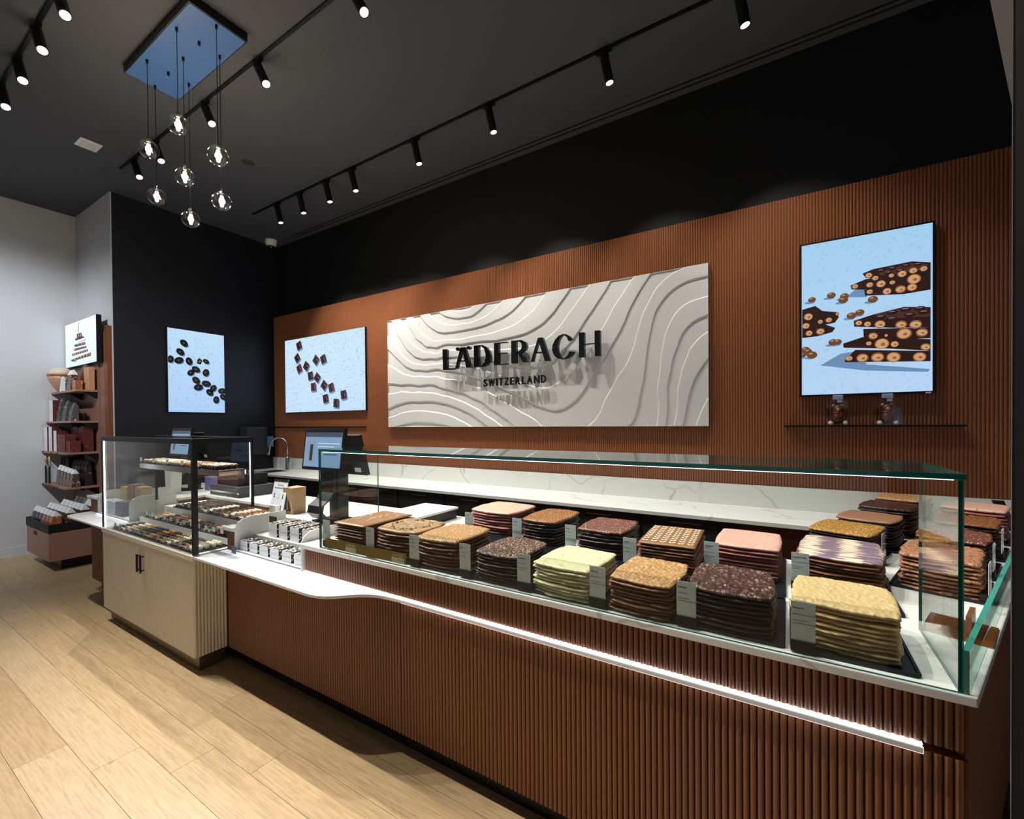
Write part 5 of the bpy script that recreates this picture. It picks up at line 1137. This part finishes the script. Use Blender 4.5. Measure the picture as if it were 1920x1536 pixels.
def paper_bag(label, x, y, z, w, d, h, m=M_KRAFT, rz=0):
    t = thing('paper_bag', label, 'bag', (x, y, z), rz)
    mb = MB(); mb.hexa([(-w/2,-d/2,0),(w/2,-d/2,0),(w/2,d/2,0),(-w/2,d/2,0),(-w/2-.004,-d/2-.004,h),(w/2+.004,-d/2-.004,h),(w/2+.004,d/2+.004,h),(-w/2-.004,d/2+.004,h)]); part('bag', mb, m, t)
    mb = MB(); mb.prism_y([(-.03,.02),(.035,.02),(.012,h*.5),(.002,h*.58),(-.008,h*.5)], -d/2-.006, -d/2-.0052, 0); mb.prism_y([(-.01,.03),(.0,.03),(.004,h*.56)], -d/2-.0068, -d/2-.006, 1); part('print', mb, [mat('print_brown','3a2622',.5), M_WPAPER], t)
    return t
paper_bag('brown kraft paper bag with a white and brown print left of the till', -3.0, 1.875, .8685, .10, .10, .185)
mb = MB(); mb.box((0,0,0),(.075,.03,.075)); single('card_box', mb, M_WPAPER, 'small white card box between the poster and the kraft bag', 'box', (-3.055, 1.72, .8685))

# ------------------------------------------------------------------ wall shelving at far left
su = thing('wall_shelving', 'rose brown wall shelving with four open shelves in the left corner', 'shelving', (-7.1, 1.88, 0))
sy = 1.82-1.88
mb = MB(); mb.box((-.51,sy,.10),(.425,-.002,2.54)); part('back_panel', mb, M_ROSED, su)
mb = MB(); mb.box((.43,sy+.012,.10),(.57,-.002,2.56)); part('side_panel', mb, M_ROSED, su)
mb = MB(); mb.box((.572,-.045,.10),(.65,-.002,2.63)); part('jamb', mb, M_WOOD, su)
shelf_y = [1.635, 1.587, 1.545, 1.54]; shelf_z = [1.892, 1.540, 1.19, .804]
for k, (yf, z) in enumerate(zip(shelf_y, shelf_z)):
    mb = MB(); mb.box((-.505,yf-1.88,z),(.405,sy,z+.022)); s_ = part('shelf', mb, M_ROSE, su, bevel=.002)
    for x in (-.1, .385):
        mb = MB(); mb.prism_x([(sy,z),(sy,z-.075),(sy-.03,z-.07),(sy-.12,z)], x, x+.008); part('bracket', mb, M_BLKMETAL, s_)
    for x in {0: (), 1: (.02,), 2: (-.50,-.14,.06), 3: (-.49,-.37,-.27,-.17,-.06,.06)}[k]:
        mb = MB(); mb.box((x,yf-1.8815,z+.002),(x+.07,yf-1.88,z+.02)); part('price_label', mb, mat('label_dark','2a2624',.5) if k != 1 else mat('label_tan','b08a72',.5), s_)
ox_ = -7.1
def wbag(label, x, y, z, w, d, h, body, top, group, lean=0.0, nm='gift_bag'):
    t = thing(nm, label, 'bag', (x, y, z), 0, group)
    mb = MB(); mb.hexa([(-w/2,-d/2,0),(w/2,-d/2,0),(w/2,d/2,0),(-w/2,d/2,0),(-w*.42,-d*.25+lean,h*.8),(w*.42,-d*.25+lean,h*.8),(w*.42,d*.35+lean,h*.8),(-w*.42,d*.35+lean,h*.8)]); part('bag', mb, body, t)
    mb = MB(); mb.hexa([(-w*.44,-d*.3+lean,h*.76),(w*.44,-d*.3+lean,h*.76),(w*.44,d*.4+lean,h*.76),(-w*.44,d*.4+lean,h*.76),(-w*.4,-.002+lean,h),(w*.4,-.002+lean,h),(w*.4,.004+lean,h),(-w*.4,.004+lean,h)]); part('paper_top', mb, top, t)
    return t
M_MIX = mat('nut_mix_bag', '4a3327', .2, speck=(70,'c9b59a',.58,.08)); M_MIX2 = mat('dark_mix_bag', '2f2320', .2, speck=(60,'8a6f5c',.6,.08)); M_REDP = mat('red_pattern', '5e1f1d', .45, speck=(60,'b9977f',.66,.05)); M_ORG = mat('orange_mix', '9a5a35', .25, speck=(60,'d9b48a',.58,.08)); M_LILB = mat('lilac_bag', '3d3350', .2, speck=(50,'a596c4',.6,.08))
M_GREYB = mat('grey_pattern', '4b4a48', .45, speck=(35,'d8c9ae',.62,.06))
# top shelf
z = shelf_z[0]+.0225
g = thing('round_tin', 'round tan gift tin with a copper band on the top wall shelf', 'tin', (-7.45, 1.69, z), 0)
mb = MB(); mb.lathe([(.03,.0),(.05,.03),(.085,.09),(.112,.15),(.118,.19)], 18); part('body', mb, mat('tan_tin','b98d6e',.4), g, smooth=True)
mb = MB(); mb.lathe([(.122,.188),(.122,.206)], 18); part('band', mb, mat('copper_band','b5562a',.3,metal=.5), g)
mb = MB(); mb.lathe([(.118,.205),(.105,.25),(.07,.285),(.0,.30)], 18); part('lid', mb, mat('cream_tin','d9c4a8',.4), g, smooth=True)
wbag('white pouch at the left of the top wall shelf', -7.315, 1.675, z, .07, .05, .18, M_WPAPER, M_WPAPER, 'pouches on the top shelf')
gift_box('low white box at the front of the top wall shelf', -7.26, 1.65, z, .13, .06, .12, 'boxes on the top shelf', nm='gift_box')
wbag('clear pouch of patterned sweets on the top wall shelf', -7.04, 1.69, z, .17, .08, .24, M_MIX, M_WPAPER, 'pouches on the top shelf')
wbag('red topped pouch behind on the top wall shelf', -6.93, 1.775, z, .17, .06, .30, M_REDP, M_REDP, 'pouches on the top shelf')
gift_box('small orange box at the right of the top wall shelf', -6.93, 1.66, z, .12, .06, .11, 'boxes on the top shelf', M_ORG, M_ORG, mark=False)
gift_box('large peach panel box at the right end of the top wall shelf', -6.86, 1.745, z, .16, .05, .26, 'boxes on the top shelf', mat('peach','c08a62',.5), mat('peach','c08a62',.5), mark=False)
# second shelf
z = shelf_z[1]+.0225
gift_box('white upright box at the left of the second wall shelf', -7.58, 1.61, z, .14, .10, .255, 'boxes on the second shelf', M_WPAPER, M_REDP)
for i in range(5):
    wbag('dark patterned gift bag on the second wall shelf, %s from the left' % (ORD[i] if i else 'first'), -7.37+.112*i, 1.665+.02*(i % 2), z, .10, .07, .27-.016*i, M_GREYB, M_BLACK if i % 2 else M_GREYB, 'dark gift bags on the second shelf', .012)
# third shelf
z = shelf_z[2]+.0225
for i, (x, w, h) in enumerate(((-7.59,.12,.285),(-7.46,.12,.285),(-7.33,.11,.24),(-7.20,.10,.20))):
    gift_box('plain white carton on the third wall shelf, %s from the left' % (ORD[i] if i else 'first'), x, 1.565+.012*i, z, w, .10, h, 'white cartons on the third shelf', M_WPAPER, M_REDP)
for i in range(4):
    gift_box('narrow dark red box, third wall shelf front row, %s from left' % (ORD[i] if i else 'first'), -7.09+.066*i, 1.57, z, .055, .09, .20, 'dark red boxes on the third shelf', M_REDP, M_REDP, mark=False)
for i in range(6):
    gift_box('dark red box, third wall shelf rear row, %s from left' % (ORD[i] if i else 'first'), -7.15+.068*i, 1.70, z, .058, .09, .27+.01*(i % 3), 'dark red boxes on the third shelf', M_REDP, M_REDP, mark=False)
for i in range(2):
    gift_box('short dark red box at the right of the third wall shelf, %s' % ('left one' if i == 0 else 'right one'), -6.82+.062*i, 1.58, z, .055, .09, .13, 'dark red boxes on the third shelf', M_REDP, M_REDP, mark=False)
# fourth shelf
z = shelf_z[3]+.0225
for i, x in enumerate((-7.57, -7.42)):
    t = thing('wooden_spoon', 'pale wooden spoon in a dark sleeve on the lowest wall shelf, %s one' % ('left' if i == 0 else 'right'), 'spoon', (x, 1.57, z), 0, 'wooden spoons')
    mb = MB(); mb.box((-.012,-.006,0),(.012,.006,.2)); part('sleeve', mb, M_BLACK, t)
    mb = MB(); mb.tube([(0,0,.2),(0,0,.25)], .006, 6); mb.ball((0,0,.285),.028,10,6,sy=.35,sz=1.5); part('spoon', mb, mat('beech','c7a274',.6), t, smooth=True)
for i, x in enumerate((-7.56, -7.40)):
    gift_box('plain black box at the back of the lowest wall shelf, %s one' % ('left' if i == 0 else 'right'), x, 1.70, z, .13, .08, .30, 'black boxes on the lowest shelf', M_BLACK, M_BLACK, mark=False)
for i in range(5):
    wbag('black topped bag, lowest wall shelf rear row, %s from left' % (ORD[i] if i else 'first'), -7.20+.105*i, 1.74, z, .10, .07, .28, M_MIX2, M_BLACK, 'black topped bags on the lowest shelf')
for i in range(5):
    wbag('clear bag of brown sweets, lowest wall shelf front row, %s from left' % (ORD[i] if i else 'first'), -7.22+.115*i, 1.625, z, .105, .075, .225-.008*i, M_MIX, M_WPAPER, 'clear bags on the lowest shelf')
# ------------------------------------------------------------------ low bin cabinet
bn = thing('bin_cabinet', 'low rose brown cabinet with a black tray of bagged sweets', 'cabinet', (-6.79, 1.334, 0))
mb = MB(); mb.box((-.40,.02,.12),(.42,.475,.41)); part('body', mb, M_ROSE, bn)
mb = MB(); mb.box((-.40,0,.122),(.415,.0195,.404)); part('drawer', mb, M_ROSE, bn)
mb = MB(); mb.box((-.12,-.002,.345),(.0,.003,.385)); part('finger_pull', mb, M_BLACK, bn)
mb = MB(); mb.box((-.36,.115,0),(.29,.47,.12)); part('plinth', mb, M_KICK, bn)
for a, b in (((-.42,-.002,.41),(.42,.006,.498)),((-.42,.47,.41),(.42,.478,.498)),((-.42,.006,.41),(-.412,.47,.498)),((.412,.006,.41),(.42,.47,.498))):
    mb = MB(); mb.box(a, b); part('tray_wall', mb, M_BLACK, bn)
mb = MB(); mb.box((-.412,.006,.41),(.412,.47,.416)); part('tray_floor', mb, M_BLACK, bn)
kinds = [(M_GREYB,'white topped grey bag'),(M_LILB,'white topped lilac bag'),(M_MIX,'white topped bag of sweets'),(M_ORG,'clear bag of orange sweets')]
for c in range(6):
    for r in range(4):
        m, ds = kinds[0 if c == 0 else (3 if r == 0 and c in (3,4,5) else (1 if c < 3 else 2))]
        h = .20+.02*r
        wbag('%s, bin row %s from the front, %s from left' % (ds, ['one','two','three','four'][r], ORD[c] if c else 'first'), -7.12+.125*c, 1.40+.11*r, .4165, .115, .10, h, m, M_WPAPER, 'bags in the low bin', .01)
